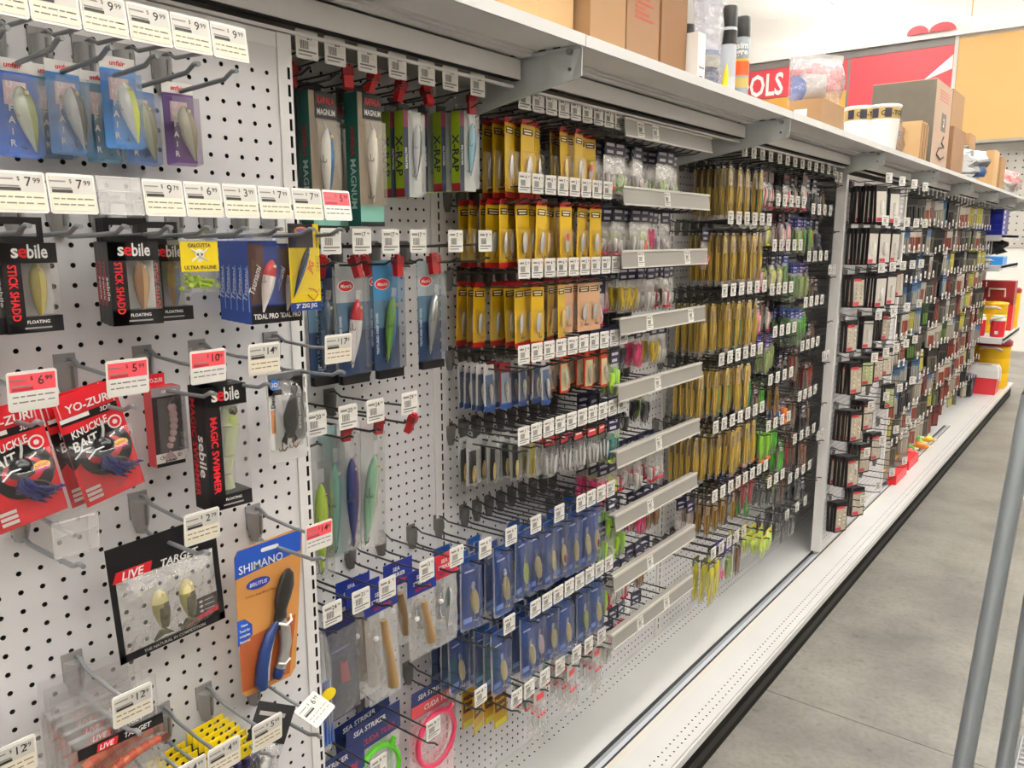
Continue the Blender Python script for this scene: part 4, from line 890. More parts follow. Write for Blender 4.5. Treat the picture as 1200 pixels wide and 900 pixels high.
for k, (x, y, z, m, wd, rt) in enumerate([(.155, .905, 1.604, 0, 'navy trolling lure pack with big vertical lettering', 0), (.18, .952, 1.603, 1, 'trolling lure pack with a red-headed white plug', 0), (.13, .998, 1.602, 4, 'trolling lure pack with a dark green plug', 0), (.185, 1.036, 1.603, 2, 'trolling lure pack with a blue and green plug', 0), (.10, 1.098, 1.603, 4, 'clear backed trolling lure pack behind the blue one', 0), (.17, 1.168, 1.603, 3, 'trolling lure pack with a silver plug beside the upright', 0)]):
    put(TR[m], x, y, z, wd, 'lure pack', yaw=-2, group='trolling lure packs')
for k, (y, x) in enumerate([(.90, .17), (.945, .205), (1.0, .17), (1.045, .21), (1.155, .195), (1.19, .17)]): clip((x, y, 1.616), '%s red security clip from the left above the trolling lures' % ordn(k))
# long plugs in tubes
def t_long(back, belly, h=.245, w=.044, lean=268, card=None):
    c = MB().box(-.001, 0, -w / 2, w / 2, -h, .012, card or clear('clear_sheet', milky=.3))
    l = fish(MB(), h * .72, .026, .024, (w * .1, -h * .24), lean, back, belly, x=.012, hooks=2); l.prism([(w * .02, -h * .23), (w * .02, -.03), (w * .3, -.03), (w * .3, -h * .23)], .010, .0115, CLRT)
    return T('lure_pack').part('card', c).part('plug', l).part('shell', MB().frustum(0, .028, -w / 2, w / 2, -h + .004, -.004, .006, CLR))
LP = [t_long(pm('#c9dc2c', .3), pm('#a9c83a', .3)), t_long(pm('#3c7f86', .3), pm('#6b9a8a', .3), card=pm('#8aa4a2', .4)), t_long(pm('#6a2f7c', .3), pm('#232f74', .3)), t_long(pm('#b9cdb0', .25), pm('#8fb79a', .25), lean=262)]
for k, (x, y, z, m, wd) in enumerate([(.15, .878, 1.270, 0, 'clear pack with a long yellow-green plug'), (.15, .912, 1.302, 1, 'teal backed pack with a long sea-green plug'), (.15, .952, 1.302, 2, 'clear pack with a long blue and purple plug'), (.175, .992, 1.305, 3, 'clear pack with a long pale green plug')]):
    put(LP[m], x, y, z, wd, 'lure pack', tilt=(0, 0, 1, -2)[k], group='long plug packs')
for k, (y, x) in enumerate([(.925, .19), (1.0, .195), (1.045, .24)]): clip((x, y, 1.316), '%s red security clip from the left above the long plugs' % ordn(k))
# bags with wooden plugs
NVH = pm('#1f2f80', .38)
def t_woodbag(w, h, L, foil=False, red=False):
    c = MB().box(-.001, .001, -w / 2, w / 2, -.040, .014, pm('#d0303a', .4) if red else NVH)
    tx = MB().text('SEA', .012, -.006, -.002, .0014, WT, bold=.02, shear=.15).text('STRIKER', .012, -.004, -.015, .0014, WT, bold=.02, shear=.15, fit=w * .6).text('GOT-CHA', .010, .002, -.030, .0014, RED if not red else NVH, bold=.04, shear=.15, fit=w * .6)
    l = MB().tube([(.008, -.004, -.056), (.010, .003, -.058 - L * .5), (.010, .012, -.056 - L)], [.0075, .0105, .0125], 8, pm('#94764f', .5, noise=.2)) if not foil else fish(MB(), L, .02, .012, (0, -.06), 266, SILV, pm('#4a5658', .3), x=.008, hooks=0)
    l.tube([(.006, -.022, -.07), (.006, -.026, -.11), (.006, -.02, -.13)], .0012, 5, SILV).sphere((.008, -.024, -.088), .006, WT, 8)
    b = MB().pillow(-w / 2, w / 2, -h, -.036, -.003, .016, clear('milky_bag', milky=.22, gloss=.13, rough=.2, bump=.6, bscale=40), 3, 5, 8, .3)
    return T('plug_bag').part('header_card', c).sub('lettering', tx).part('plug', l).part('bag', b)
WB = [t_woodbag(.085, .235, .150), t_woodbag(.080, .185, .095), t_woodbag(.07, .20, .10, True, True)]
for k, (x, y, m, wd) in enumerate([(.13, .975, 0, 'sea striker bag deep behind the long wooden plug'), (.165, .970, 0, 'sea striker bag just behind the long wooden plug'), (.20, .985, 0, 'milky bag with a long slanted wooden plug'), (.14, 1.090, 1, 'sea striker bag behind the short wooden plug'), (.205, 1.095, 1, 'milky bag with a short upright wooden plug'), (.19, 1.185, 2, 'milky bag with a red header and silver plug')]):
    put(WB[m], x, y, .972, wd, 'plug bag', yaw=-2, tilt=(-1, 0, 2, 0, 1, 0)[k], group='wooden plug bags')
c = MB().box(-.001, 0, -.038, .038, -.20, .012, pm('#1c2254', .42)).box(0, .0004, -.024, .022, -.062, -.058, pm('#5f64a0')); c.prism([(-.006, -.13), (.014, -.13), (.010, -.085), (.002, -.09), (-.006, -.085)], 0, .004, pm('#9c2a34', .4))
put(T('rig_card').part('card', c).part('film', MB().pillow(-.038, .038, -.198, -.02, 0, .008, CLRB, 6)), .19, .888, .948, 'navy rig card with a red figure beside the slotted edge', 'rig card', tilt=2)
c = MB().tube([(0, 0, .0), (0, 0, -.05), (0, .002, -.15), (0, .003, -.235)], [.012, .020, .020, .012], 8, clear('milky_bag', milky=.42)).ell(0, -.115, .017, .012, .019, .0205, YL, 14)
for k in range(4): c.tube([(.012, -.01 + .006 * k, -.09), (.014, -.012 + .007 * k, -.22)], .003, 5, pm('#3c5a9c', .3))
put(T('skirt_tube').part('tube', c), .185, .845, .935, 'blue skirted lure tube with a yellow oval sticker', 'lure pack')
def t_tube_lure(col, cardc, band):
    w, h = .160, .262
    c = MB().box(-.001, 0, -w / 2, w / 2, -.054, .014, pm(cardc, .4)).box(0, .0004, -w / 2, w / 2, -.052, -.022, pm(band, .4))
    tx = MB().text('SEA STRIKER', .017, -.012, -.004, .0009, WT, shear=.1, fit=.12)
    tx2 = MB().text('CUDA TUBE', .019, .012, -.037, .0009, pm('#c8323c') if band == '#27356e' else WT, shear=.15, fit=.10)
    l = MB().tube([(.008, .064 * math.cos(R(a)), -.130 + .068 * math.sin(R(a))) for a in range(60, 421, 20)], .0068, 7, pm(col, .3)).tube([(.01, .036, -.075), (.012, .05, -.058)], .006, 6, pm(col, .3))
    b = MB().pillow(-w / 2, w / 2, -h, -.052, -.003, .016, clear('pink_bag' if col == '#ee3f6a' else 'milky_bag2', '#ffe3e8' if col == '#ee3f6a' else '#ffffff', milky=.2, gloss=.12, rough=.2, bump=.6, bscale=40), 5, 6, 6, .25)
    return T('tube_lure_bag').part('header_card', c).sub('lettering', tx).sub('lettering', tx2).part('tube_lure', l).part('bag', b)
CT = [t_tube_lure('#5fcf1e', '#1d2c62', '#27356e'), t_tube_lure('#ee3f6a', '#1d2c63', '#d8484e')]
put(CT[0], .075, 1.065, .597, 'bag with a bright green looped tube lure', 'tube lure', tilt=0, group='looped tube lure bags'); put(CT[0], .045, 1.060, .600, 'bag with a green tube lure hidden behind the front one', 'tube lure', tilt=3, group='looped tube lure bags')
put(CT[0], .110, .925, .590, 'bag with a green tube lure at the photo bottom edge', 'tube lure', group='looped tube lure bags')
put(CT[1], .080, 1.258, .590, 'bag with a hot pink looped tube lure', 'tube lure', tilt=-3, group='looped tube lure bags')
# ================================================================== THIRD BAY: spoon cards on tagged hooks
YC = t_yellow_card(); YC2 = t_yellow_card(lure=SILV, alt=pm('#e8484a', .3)); YCg = t_yellow_card(lure=GOLD); YCt = t_yellow_card(h=.170, w=.048, lure=SILV)
PEA = t_yellow_card('peach_card', .046, .135, '#dcae88', '#7a2f26', SILV, foot=False)
STR = t_frame_card('striped_card', .036, .112, '#c9c6c4', '#5d6f8e', pm('#b98a5c', .3), '#2a4a8a'); STP = t_frame_card('striped_card', .038, .112, '#8a2c30', '#9fb0c4', pm('#ef4f86', .3), '#2a4a8a')
RFR = t_frame_card('red_frame_card', .040, .100, '#c2401f', '#dcd3a8', pm('#a8a13c', .3))
CGS = t_clear_clam('spoon_clamshell', .040, .118, '#191719', GOLD); CGY = t_clear_clam('spoon_clamshell', .040, .118, '#b9ab4a', pm('#c9b33c', .25, metal=.7))
def t_red_header_spoon():
    w, h = .044, .115
    c = MB().box(-.001, .001, -w / 2, w / 2, -.032, .010, pm('#1c1a22', .4)).box(.001, .0014, -w * .42, w * .42, -.028, -.006, pm('#d0424a', .4)).box(.0014, .0017, -w * .3, w * .3, -.016, -.012, WT)
    l = MB()
    for k in range(3): spoon(l, (k - 1) * .012, -.078 + .006 * (k % 2), .006, .028, .004 + .004 * k, SILV, (k - 1) * 7); l.tube([(.004, (k - 1) * .012, -.05), (.004, (k - 1) * .008, -.03)], .0006, 4, WIREM)
    return T('spoon_pack').part('header_card', c).part('spoon_lures', l).part('film', MB().pillow(-w / 2, w / 2, -h, -.03, 0, .010, CLR, 2, 3, 4))
RHS = t_red_header_spoon()
BC = [t_blue_clam(), t_blue_clam(extra=pm('#b5242c', .3)), t_blue_clam(lure=pm('#c9d04a', .25, metal=.5)), t_blue_clam(h=.15, w=.05, lure=pm('#e9c9b9', .25)), t_blue_clam(h=.15, w=.05)]
def LB(m, tip=None, hd='#23213c', n=3, w=.055, h=.140, s=0, fill=.5, hh=.045): return t_bag('soft_bait_bag', w, h, hh, hd, m, n, None, tip, s, fill=fill)
PINK = LB('#e86a8c', s=1); PINKd = LB('#e0b9bf', '#e8346a', s=2, fill=.7); LIMEB = LB(['#a8d838', '#7fb52c'], s=3, fill=.75); TEALB = LB(['#1f5f5c', '#2c7a6a'], '#c3e02c', s=4, fill=.8); REDB = LB(['#cfc9c4', '#c4505c'], '#c8283a', s=5); WHB = LB(['#d9d6d0', '#bdb9b2'], s=6); YELB = LB(['#e3c32c', '#cda924'], s=7, fill=.7)
HOTP = LB(['#e8447c', '#d93a70'], s=8, fill=.75); DKB = LB(['#2c2a2c', '#4a4744'], s=9, fill=.7); GRNT = LB('#c9d8a8', '#7fe02c', s=10, fill=.4); ORGT = LB(['#d6d2cc', '#e06a3c'], '#7ad428', s=11, fill=.45); PNT = LB('#dcd3d0', '#ee5a70', s=12, fill=.4); BRNB = LB(['#7a5238', '#a0764c'], s=13, fill=.6); YLG = LB(['#d8ea4c', '#c9e03a'], s=14, fill=.7)
def Q(t, n, x0, dx, w, cat='lure card'): return (t, n, x0, dx, w, cat)
YS = [1.405 + .0495 * k for k in range(10)]
y1 = Q(YCt, 3, .13, .032, 'tall yellow spoon card'); y1b = Q(YC2, 2, .15, .03, 'yellow card, red spoon'); y1c = Q(YCg, 2, .17, .03, 'yellow card, gilt spoon')
pack_row('top yellow row', 1.925, YS[:9], [y1, Q(YCt, 4, .12, .028, 'tall yellow spoon card'), y1, None, y1c, Q(YC, 3, .15, .03, 'yellow spoon card'), y1b, y1b, None], yaws=13., jit=.010)
pack_row('second yellow row', 1.752, YS[:8], [Q(YC, 5, .06, .03, 'yellow spoon card'), Q(YC, 4, .10, .03, 'yellow spoon card'), Q(YC, 3, .15, .03, 'yellow spoon card'), Q(YCg, 6, .06, .026, 'yellow card, gilt spoon'), Q(YC2, 4, .13, .027, 'yellow card, red spoon'), None, Q(YC, 4, .10, .03, 'yellow spoon card'), Q(YC, 2, .17, .03, 'yellow spoon card')], yaws=12., jit=.010)
pack_row('peach card row', 1.566, YS[:9], [Q(YC, 3, .05, .028, 'yellow spoon card'), Q(YC, 3, .12, .032, 'yellow spoon card'), Q(YC, 4, .11, .03, 'yellow spoon card'), None, Q(YCg, 2, .17, .03, 'yellow card, gilt spoon'), Q(PEA, 3, .12, .03, 'peach spoon card'), Q(PEA, 2, .17, .03, 'peach spoon card'), Q(PEA, 4, .11, .03, 'peach spoon card'), Q(PINKd, 2, .15, .03, 'pink dotted bag', 'bait bag')], yaws=11., jit=.010)
pack_row('red frame row', 1.374, YS, [Q(STR, 5, .05, .02, 'striped lure card'), Q(STP, 3, .10, .02, 'pink striped card'), Q(STR, 4, .08, .025, 'striped lure card'), Q(STR, 3, .13, .03, 'striped lure card'), Q(RFR, 2, .12, .035, 'red framed card'), Q(RFR, 2, .14, .035, 'red framed card'), None, Q(RFR, 3, .13, .03, 'red framed card'), Q(RFR, 3, .15, .028, 'red framed card'), Q(LIMEB, 2, .18, .03, 'lime soft bag', 'bait bag')])
pack_row('silver spoon row', 1.185, YS, [Q(CGS, 2, .05, .03, 'dark spoon clamshell', 'spoon pack'), Q(CGS, 2, .07, .03, 'dark spoon clamshell', 'spoon pack'), Q(CGS, 2, .10, .03, 'dark spoon clamshell', 'spoon pack'), Q(CGY, 2, .12, .03, 'gilt spoon clamshell', 'spoon pack'), Q(RHS, 2, .14, .03, 'red header spoons', 'spoon pack'), Q(RHS, 2, .15, .03, 'red header spoons', 'spoon pack'), Q(RHS, 2, .16, .03, 'red header spoons', 'spoon pack'), Q(RHS, 2, .17, .03, 'red header spoons', 'spoon pack'), Q(RHS, 2, .17, .03, 'red header spoons', 'spoon pack'), Q(TEALB, 2, .18, .03, 'teal soft bag', 'bait bag')])
b = lambda k, n, x0, dx=.03: Q(BC[k], n, x0, dx, ('blue spoon clamshell', 'blue red-spoon clamshell', 'blue lime-spoon clamshell', 'blue pale-spoon clamshell', 'blue short clamshell')[k], 'spoon pack')
pack_row('upper blue row', .957, [1.265, 1.358] + YS[1:], [b(0, 4, .10), b(0, 4, .12, .028), b(2, 2, .16), b(0, 3, .13), b(0, 2, .17), b(1, 2, .17), b(0, 3, .15), b(0, 2, .18), b(1, 4, .13, .027), None, Q(LIMEB, 2, .18, .03, 'lime soft bag', 'bait bag')], tagskip=(3, 5, 10))
pack_row('lower blue row', .740, [1.290, 1.351] + YS[1:9], [b(4, 3, .06), b(4, 5, .10, .025), b(4, 4, .12), b(3, 3, .14), b(4, 3, .15), b(4, 3, .16), Q(WHB, 2, .12, .03, 'pale soft bag', 'bait bag'), b(2, 3, .15), b(4, 3, .16), Q(LIMEB, 3, .15, .03, 'lime soft bag', 'bait bag')], tagskip=(0,))
def t_yellow_pouch():
    w, h = .05, .105
    c = MB().box(-.001, .001, -w / 2, w / 2, -h + .012, .012, pm('#c79a1e', .35)).box(.001, .0014, -w * .42, w * .42, -.05, -.004, pm('#5a2f16', .4)).text('Panther', .012, 0, -.018, .0018, pm('#f2c52c'), bold=.04, shear=.2, fit=w * .8).text('Martin', .012, 0, -.036, .0018, pm('#f2c52c'), bold=.04, shear=.2, fit=w * .7).box(.001, .0014, -w * .42, w * .42, -h + .014, -h + .03, pm('#d8d03a', .4))
    return T('lure_pouch').part('pouch', c)
YP = t_yellow_pouch()
TQ = t_bag('grip_bag', .05, .14, .03, '#4c7f78', ['#6f9c95', '#8fb3ac'], 3, None, '#e0525c', 31, fill=.5)
def t_hook_pouch():
    w, h = .05, .13; c = MB().box(-.001, .001, -w / 2, w / 2, -.03, .012, pm('#b9b6b2', .4)).box(.001, .0014, -w * .3, w * .3, -.02, -.004, pm('#d8444c', .4)); l = MB()
    for k in range(3): l.tube([(.004, (k - 1) * .012, -.045), (.005, (k - 1) * .012, -.09), (.006, (k - 1) * .012 + .008, -.105), (.006, (k - 1) * .012 + .014, -.09)], .0012, 5, SILV); l.sphere((.006, (k - 1) * .012, -.06), .005, pm('#e0525c', .3), 6)
    return T('rig_pouch').part('header_card', c).part('rig', l).part('bag', MB().pillow(-w / 2, w / 2, -h, -.028, -.002, .011, CLRB, 8))
HP = t_hook_pouch()
pack_row('bottom rig row', .535, [1.380, 1.431, 1.497, 1.565, 1.643, 1.703, 1.770], [Q(YP, 2, .08, .03, 'yellow brown pouch', 'lure pouch'), Q(YP, 3, .08, .03, 'yellow brown pouch', 'lure pouch'), Q(HP, 2, .20, .02, 'clear rig pouch', 'rig'), Q(TQ, 2, .10, .03, 'sea-green grip bag', 'bait bag'), Q(HP, 3, .17, .025, 'clear rig pouch', 'rig'), Q(TQ, 3, .10, .03, 'sea-green grip bag', 'bait bag'), Q(HP, 3, .18, .02, 'clear rig pouch', 'rig')])

# ---- right half of the third bay: hooks behind grey label strips
SZ = [1.936, 1.767, 1.605, 1.430, 1.250, 1.067, .886, .706, .530]
SLAB = ['topmost', 'second', 'third', 'fourth', 'fifth', 'sixth', 'seventh', 'eighth', 'bottom']
stripm = MB().box(.0, .003, 0, .52, -.022, .020, STRIPM).box(-.001, .006, 0, .52, .018, .024, pm('#c4c0b8', .3)).box(.0, .005, 0, .52, -.024, -.020, pm('#c4c0b8', .3)).box(-.02, .0, 0, .52, .019, .022, STRIPM).mesh('channel')
def bg(t, n, w): return Q(t, n, .12, .035, w, 'bait bag')
STR_PACKS = [
    [bg(PNT, 3, 'pink tipped bag'), bg(GRNT, 3, 'green tipped bag'), bg(ORGT, 2, 'orange soft bag'), bg(PNT, 3, 'pink tipped bag'), bg(REDB, 2, 'red tipped bag'), bg(PNT, 2, 'pink tipped bag'), bg(GRNT, 3, 'green tipped bag'), bg(WHB, 3, 'pale soft bag'), bg(ORGT, 2, 'orange soft bag'), bg(GRNT, 2, 'green tipped bag')],
    [bg(REDB, 2, 'red tipped bag'), bg(PNT, 3, 'pink tipped bag'), bg(YLG, 2, 'yellow-green bag'), bg(WHB, 3, 'pale soft bag'), bg(ORGT, 3, 'orange soft bag'), bg(YLG, 2, 'yellow-green bag'), bg(HOTP, 2, 'hot pink bag'), None, bg(PNT, 2, 'pink tipped bag'), None],
    [bg(PINKd, 2, 'pink dotted bag'), None, bg(PINKd, 1, 'pink dotted bag'), bg(YELB, 2, 'yellow soft bag'), bg(YELB, 2, 'yellow soft bag'), bg(WHB, 3, 'pale soft bag'), bg(REDB, 2, 'red tipped bag'), bg(REDB, 3, 'red tipped bag'), bg(BRNB, 2, 'brown soft bag'), bg(WHB, 2, 'pale soft bag')],
    [bg(LIMEB, 3, 'lime soft bag'), bg(TEALB, 2, 'teal soft bag'), bg(TEALB, 2, 'teal soft bag'), bg(DKB, 2, 'dark soft bag'), None, bg(HOTP, 2, 'hot pink bag'), bg(HOTP, 1, 'hot pink bag'), bg(YELB, 2, 'yellow soft bag'), bg(WHB, 2, 'pale soft bag'), bg(DKB, 1, 'dark soft bag')],
    [bg(YLG, 2, 'yellow-green bag'), bg(GRNT, 3, 'green tipped bag'), None, None, bg(DKB, 1, 'dark soft bag'), None, bg(DKB, 2, 'dark soft bag'), bg(LIMEB, 1, 'lime soft bag'), None, None],
    [bg(HOTP, 3, 'hot pink bag'), bg(YLG, 3, 'yellow-green bag'), bg(YELB, 2, 'yellow soft bag'), bg(REDB, 2, 'red tipped bag'), bg(WHB, 3, 'pale soft bag'), bg(PINK, 2, 'pink soft bag'), bg(REDB, 3, 'red tipped bag'), bg(PNT, 3, 'pink tipped bag'), bg(WHB, 2, 'pale soft bag'), None],
    [bg(LIMEB, 3, 'lime soft bag'), bg(GRNT, 3, 'green tipped bag'), bg(LIMEB, 3, 'lime soft bag'), None, bg(YELB, 1, 'yellow soft bag'), None, bg(HOTP, 2, 'hot pink bag'), bg(BRNB, 2, 'brown soft bag'), bg(BRNB, 2, 'brown soft bag'), None],
    [bg(LIMEB, 2, 'lime soft bag'), bg(ORGT, 2, 'orange soft bag'), bg(REDB, 2, 'red tipped bag'), bg(WHB, 2, 'pale soft bag'), bg(REDB, 2, 'red tipped bag'), None, bg(BRNB, 2, 'brown soft bag'), bg(YLG, 1, 'yellow-green bag'), bg(YLG, 1, 'yellow-green bag'), None],
    [None, bg(YELB, 1, 'yellow soft bag'), bg(WHB, 2, 'pale soft bag'), None, bg(HOTP, 1, 'hot pink bag'), bg(HOTP, 1, 'hot pink bag'), None, bg(GRNT, 1, 'green tipped bag'), None, None]]
STR_TAGS = [(.08, .16), (.24,), (.10, .38), (.16, .42), (.22,), (.24,), (.20,), (.21,), (.16, .33)]
stagm = tag_print('price', ('4', '99'), .036, .040, False).mesh('price_label')
for r, z in enumerate(SZ):
    pl = '%s strip row' % SLAB[r]
    pack_row(pl, z - .012, [1.835 + .0485 * k for k in range(10)], STR_PACKS[r], L=.238, tags=False, names='bare black hook', group='black hooks behind the label strips', jit=.004)
    o = link('label_strip', None, None, (.250, 1.80, z), (0, R(-6), 0))
    link('channel', stripm, o)
    for y in STR_TAGS[r]: link('price_label', stagm, o, (.0045, y, 0))
    tag(o, 'long grey shelf label strip, %s of the nine in the third bay' % SLAB[r], 'label strip', 'grey label strips')

# ================================================================== FOURTH BAY
GS = [t_gold_sleeve('stick_bait_sleeve', .034, .20, seed=k, tint=c_, side=s_) for k, (c_, s_) in enumerate((('#c8a540', None), ('#b0913a', None), ('#cbaa48', '#2f8a5a'), ('#bf9a34', None)))]
GT = t_gold_sleeve('stick_bait_sleeve', .036, .16, '#9c7a3c', '#8a6830', 9)
BKP = t_bag('black_header_bait_bag', .06, .155, .05, '#141214', ['#d9d0c4', '#c43a50'], 3, None, '#c02c44', 41, fill=.75, prints='#8a3040')
BLD = t_bag('dark_bait_bag', .06, .15, .05, '#16151a', ['#2a2830', '#3c3a46'], 3, None, None, 42, fill=.8)  # generic soft bait bags, told apart by colour and size only
BGR = t_bag('green_bait_bag', .055, .16, .04, '#2a3f8c', ['#4a7a32', '#6a9a44', '#3c5a30'], 4, None, None, 43, fill=.8)
PGR = t_bag('green_bait_bag', .055, .15, .04, '#4a3a86', ['#7f9a4c', '#a8b86c'], 4, None, None, 44, fill=.8)
PGO = t_bag('green_bait_bag', .055, .16, .035, '#3a3280', ['#5fae2c', '#a8542c'], 4, None, None, 45, fill=.85)
BKL = t_bag('black_header_bait_bag', .055, .145, .045, '#19171a', ['#cfc9a0', '#d9e02c'], 3, None, '#dfe82a', 46, fill=.7)
BKW = t_bag('black_header_bait_bag', .055, .145, .045, '#1b191c', ['#e3b9c0', '#e87a90'], 3, None, '#e04a6a', 47, fill=.75)
GRB = t_bag('green_bait_bag', .06, .14, .03, '#3a6a2c', ['#4fae2a', '#3c8a24'], 4, None, None, 48, fill=.85)
BRW = t_bag('worm_bag', .055, .16, .03, '#5a4434', ['#6a4a34', '#8a6a4c', '#4a3a30'], 4, None, None, 49, fill=.9)
RDB = t_bag('worm_bag', .055, .15, .025, '#4c2a2a', ['#a8282c', '#7a2a24'], 4, None, None, 50, fill=.9)
DBL = t_bag('short_bait_bag', .055, .12, .03, '#2a3a70', ['#3a4c86', '#c9ccd8'], 3, None, None, 51, fill=.8)
GLW = t_bag('green_bait_bag', .05, .15, .02, '#2c3a26', ['#8fc83a', '#7ab52e'], 2, None, '#e8783a', 52, fill=.95)
YFR = t_bag('fringe_bait', .05, .17, .03, '#5a5420', ['#dcd22c', '#c9bc20', '#e3da4c'], 5, None, None, 53, fill=.98)
YGB = t_bag('short_bait_bag', .07, .10, .02, '#c9bc2c', ['#cfe06a', '#b8d84c', '#dfe8a0'], 5, None, None, 54, fill=.9)
BGY = t_bag('short_bait_bag', .06, .11, .02, '#3c3c3c', ['#4a4a4c', '#6a6a6a', '#2f2f31'], 4, None, None, 55, fill=.95)
ORF = t_bag('short_bait_bag', .06, .12, .03, '#5a4a44', ['#f07a24', '#f58a2c'], 2, None, '#ff8a1e', 56, fill=.8)
def rng(a, b_, n): return [a + (b_ - a) * k / max(1, n - 1) for k in range(n)]
g0 = lambda k, n=4, x0=.09, dx=.033: Q(GS[k], n + 2, x0 - .02, dx * .72, ('amber bait sleeve', 'brown bait sleeve', 'green-gold bait sleeve', 'gold bait sleeve')[k], 'bait sleeve')
gt = Q(GT, 4, .09, .03, 'short bronze sleeve', 'bait sleeve')
def bb(t, n, w, x0=.11, dx=.035): return Q(t, n, x0, dx, w, 'bait bag')
RNK = ['topmost', 'second', 'third', 'fourth', 'fifth', 'sixth', 'seventh', 'eighth']
B4 = dict(group='dark hooks in the fourth bay')
pack_row('top gold row', 1.925, rng(2.62, 2.86, 4), [g0(1), g0(3), g0(0, 3, .11), g0(2, 3, .13)], **B4)
pack_row('top dark-bag row', 1.925, rng(2.95, 3.62, 9), [bb(BKP, 3, 'black pink bag'), bb(BKP, 2, 'black pink bag', .14), None, bb(BKP, 3, 'black pink bag'), bb(BKP, 3, 'black pink bag', .15), bb(BLD, 2, 'black soft bag'), bb(BLD, 3, 'black soft bag'), bb(DKB, 3, 'dark soft bag'), bb(BLD, 2, 'black soft bag')], **B4)
pack_row('second gold row', 1.702, rng(2.53, 2.88, 6), [Q(PINK, 1, .15, .03, 'pink soft bag', 'bait bag'), g0(3, 4), g0(1, 4), g0(3, 4, .10), g0(0, 4, .11), g0(1, 3, .13)], **B4)
pack_row('upper pink-bag row', 1.776, rng(2.958, 3.246, 5), [bb(BKP, 2, 'black pink bag'), None, bb(BKL, 2, 'black lime bag'), bb(BKP, 3, 'black pink bag'), bb(BKW, 3, 'black rose bag')], **B4)
pack_row('upper far row', 1.755, rng(3.369, 3.60, 4), [bb(PGR, 3, 'purple green bag'), bb(BGR, 3, 'blue green bag'), bb(PGO, 3, 'purple orange bag'), bb(BLD, 3, 'black soft bag')], **B4)
pack_row('blue header row', 1.610, rng(2.95, 3.24, 5), [bb(BKW, 3, 'black rose bag'), bb(BKW, 2, 'black rose bag'), bb(BKL, 3, 'black lime bag'), bb(BKL, 3, 'black lime bag'), bb(BGR, 3, 'blue green bag')], **B4)
pack_row('purple header row', 1.563, rng(3.355, 3.586, 4), [bb(BGR, 3, 'blue green bag'), bb(PGR, 3, 'purple green bag'), bb(PGR, 3, 'purple green bag'), bb(BRW, 2, 'brown worm bag')], **B4)
pack_row('third gold row', 1.463, rng(2.51, 2.87, 6), [g0(1, 3), g0(3, 3), g0(3, 4), g0(2, 4, .10), g0(0, 4, .11), g0(3, 3, .13)], **B4)
pack_row('middle lime row', 1.446, rng(2.95, 3.16, 4), [bb(BKW, 3, 'black rose bag'), bb(BLD, 2, 'black soft bag'), bb(BRW, 2, 'brown worm bag'), bb(BKP, 2, 'black pink bag')], **B4)
pack_row('middle far row', 1.373, rng(3.351, 3.57, 4), [bb(BGR, 4, 'blue green bag'), bb(BGR, 3, 'blue green bag'), bb(GRB, 3, 'green soft bag'), bb(BRW, 2, 'brown worm bag')], **B4)
pack_row('green bag row', 1.280, rng(3.01, 3.23, 4), [bb(BLD, 2, 'black soft bag'), bb(PGR, 3, 'purple green bag'), bb(BRW, 2, 'brown worm bag'), bb(PGR, 2, 'purple green bag')], **B4)
pack_row('fourth gold row', 1.232, rng(2.512, 2.863, 6), [g0(0, 3), g0(2, 4), g0(2, 4, .10), g0(0, 4, .11), g0(2, 4, .12), Q(PINK, 2, .16, .03, 'pink soft bag', 'bait bag')], **B4)
pack_row('lower far row', 1.19, rng(3.346, 3.55, 4), [bb(BLD, 2, 'black soft bag'), bb(DKB, 2, 'dark soft bag'), bb(RDB, 2, 'red worm bag'), bb(BRW, 2, 'brown worm bag')], **B4)
pack_row('brown bag row', 1.095, rng(2.99, 3.226, 4), [bb(BRW, 3, 'brown worm bag'), bb(BRW, 2, 'brown worm bag'), bb(GRB, 2, 'green soft bag'), Q(GT, 2, .15, .03, 'short bronze sleeve', 'bait sleeve')], **B4)
pack_row('fifth gold row', 1.000, rng(2.49, 2.917, 7), [g0(1, 3), g0(3, 3), g0(3, 4), g0(3, 5), g0(3, 5, .08), g0(0, 4, .11), g0(3, 3, .13)], **B4)
pack_row('orange bait row', .972, rng(3.356, 3.56, 4), [bb(DBL, 2, 'blue soft bag'), bb(ORF, 2, 'orange float bag'), bb(BRW, 2, 'brown worm bag'), bb(BRW, 2, 'brown worm bag')], **B4)
pack_row('green tube row', .908, rng(3.0, 3.23, 4), [bb(GLW, 2, 'green orange tube bag'), bb(GLW, 3, 'green orange tube bag'), bb(GLW, 3, 'green orange tube bag'), bb(GRB, 3, 'green soft bag')], **B4)
pack_row('bronze sleeve row', .750, rng(2.51, 2.994, 8), [bb(PNT, 2, 'pink tipped bag'), gt, gt, gt, Q(GT, 4, .10, .03, 'short bronze sleeve', 'bait sleeve'), bb(DBL, 2, 'blue soft bag'), bb(RDB, 3, 'red worm bag'), bb(RDB, 3, 'red worm bag')], **B4)
pack_row('lower green row', .790, rng(3.33, 3.58, 4), [bb(GRB, 3, 'green soft bag'), bb(GRB, 2, 'green soft bag'), bb(RDB, 2, 'red worm bag'), bb(BRW, 3, 'brown worm bag')], **B4)
pack_row('grey bag row', .665, rng(3.05, 3.20, 3), [bb(GRB, 2, 'green soft bag'), bb(BGY, 3, 'grey soft bag'), bb(BGY, 2, 'grey soft bag')], **B4)
pack_row('lower grey row', .622, rng(3.30, 3.56, 4), [bb(BGY, 3, 'grey soft bag'), bb(YGB, 2, 'yellow-green pouch'), bb(BRW, 2, 'brown worm bag'), bb(BGY, 2, 'grey soft bag')], **B4)
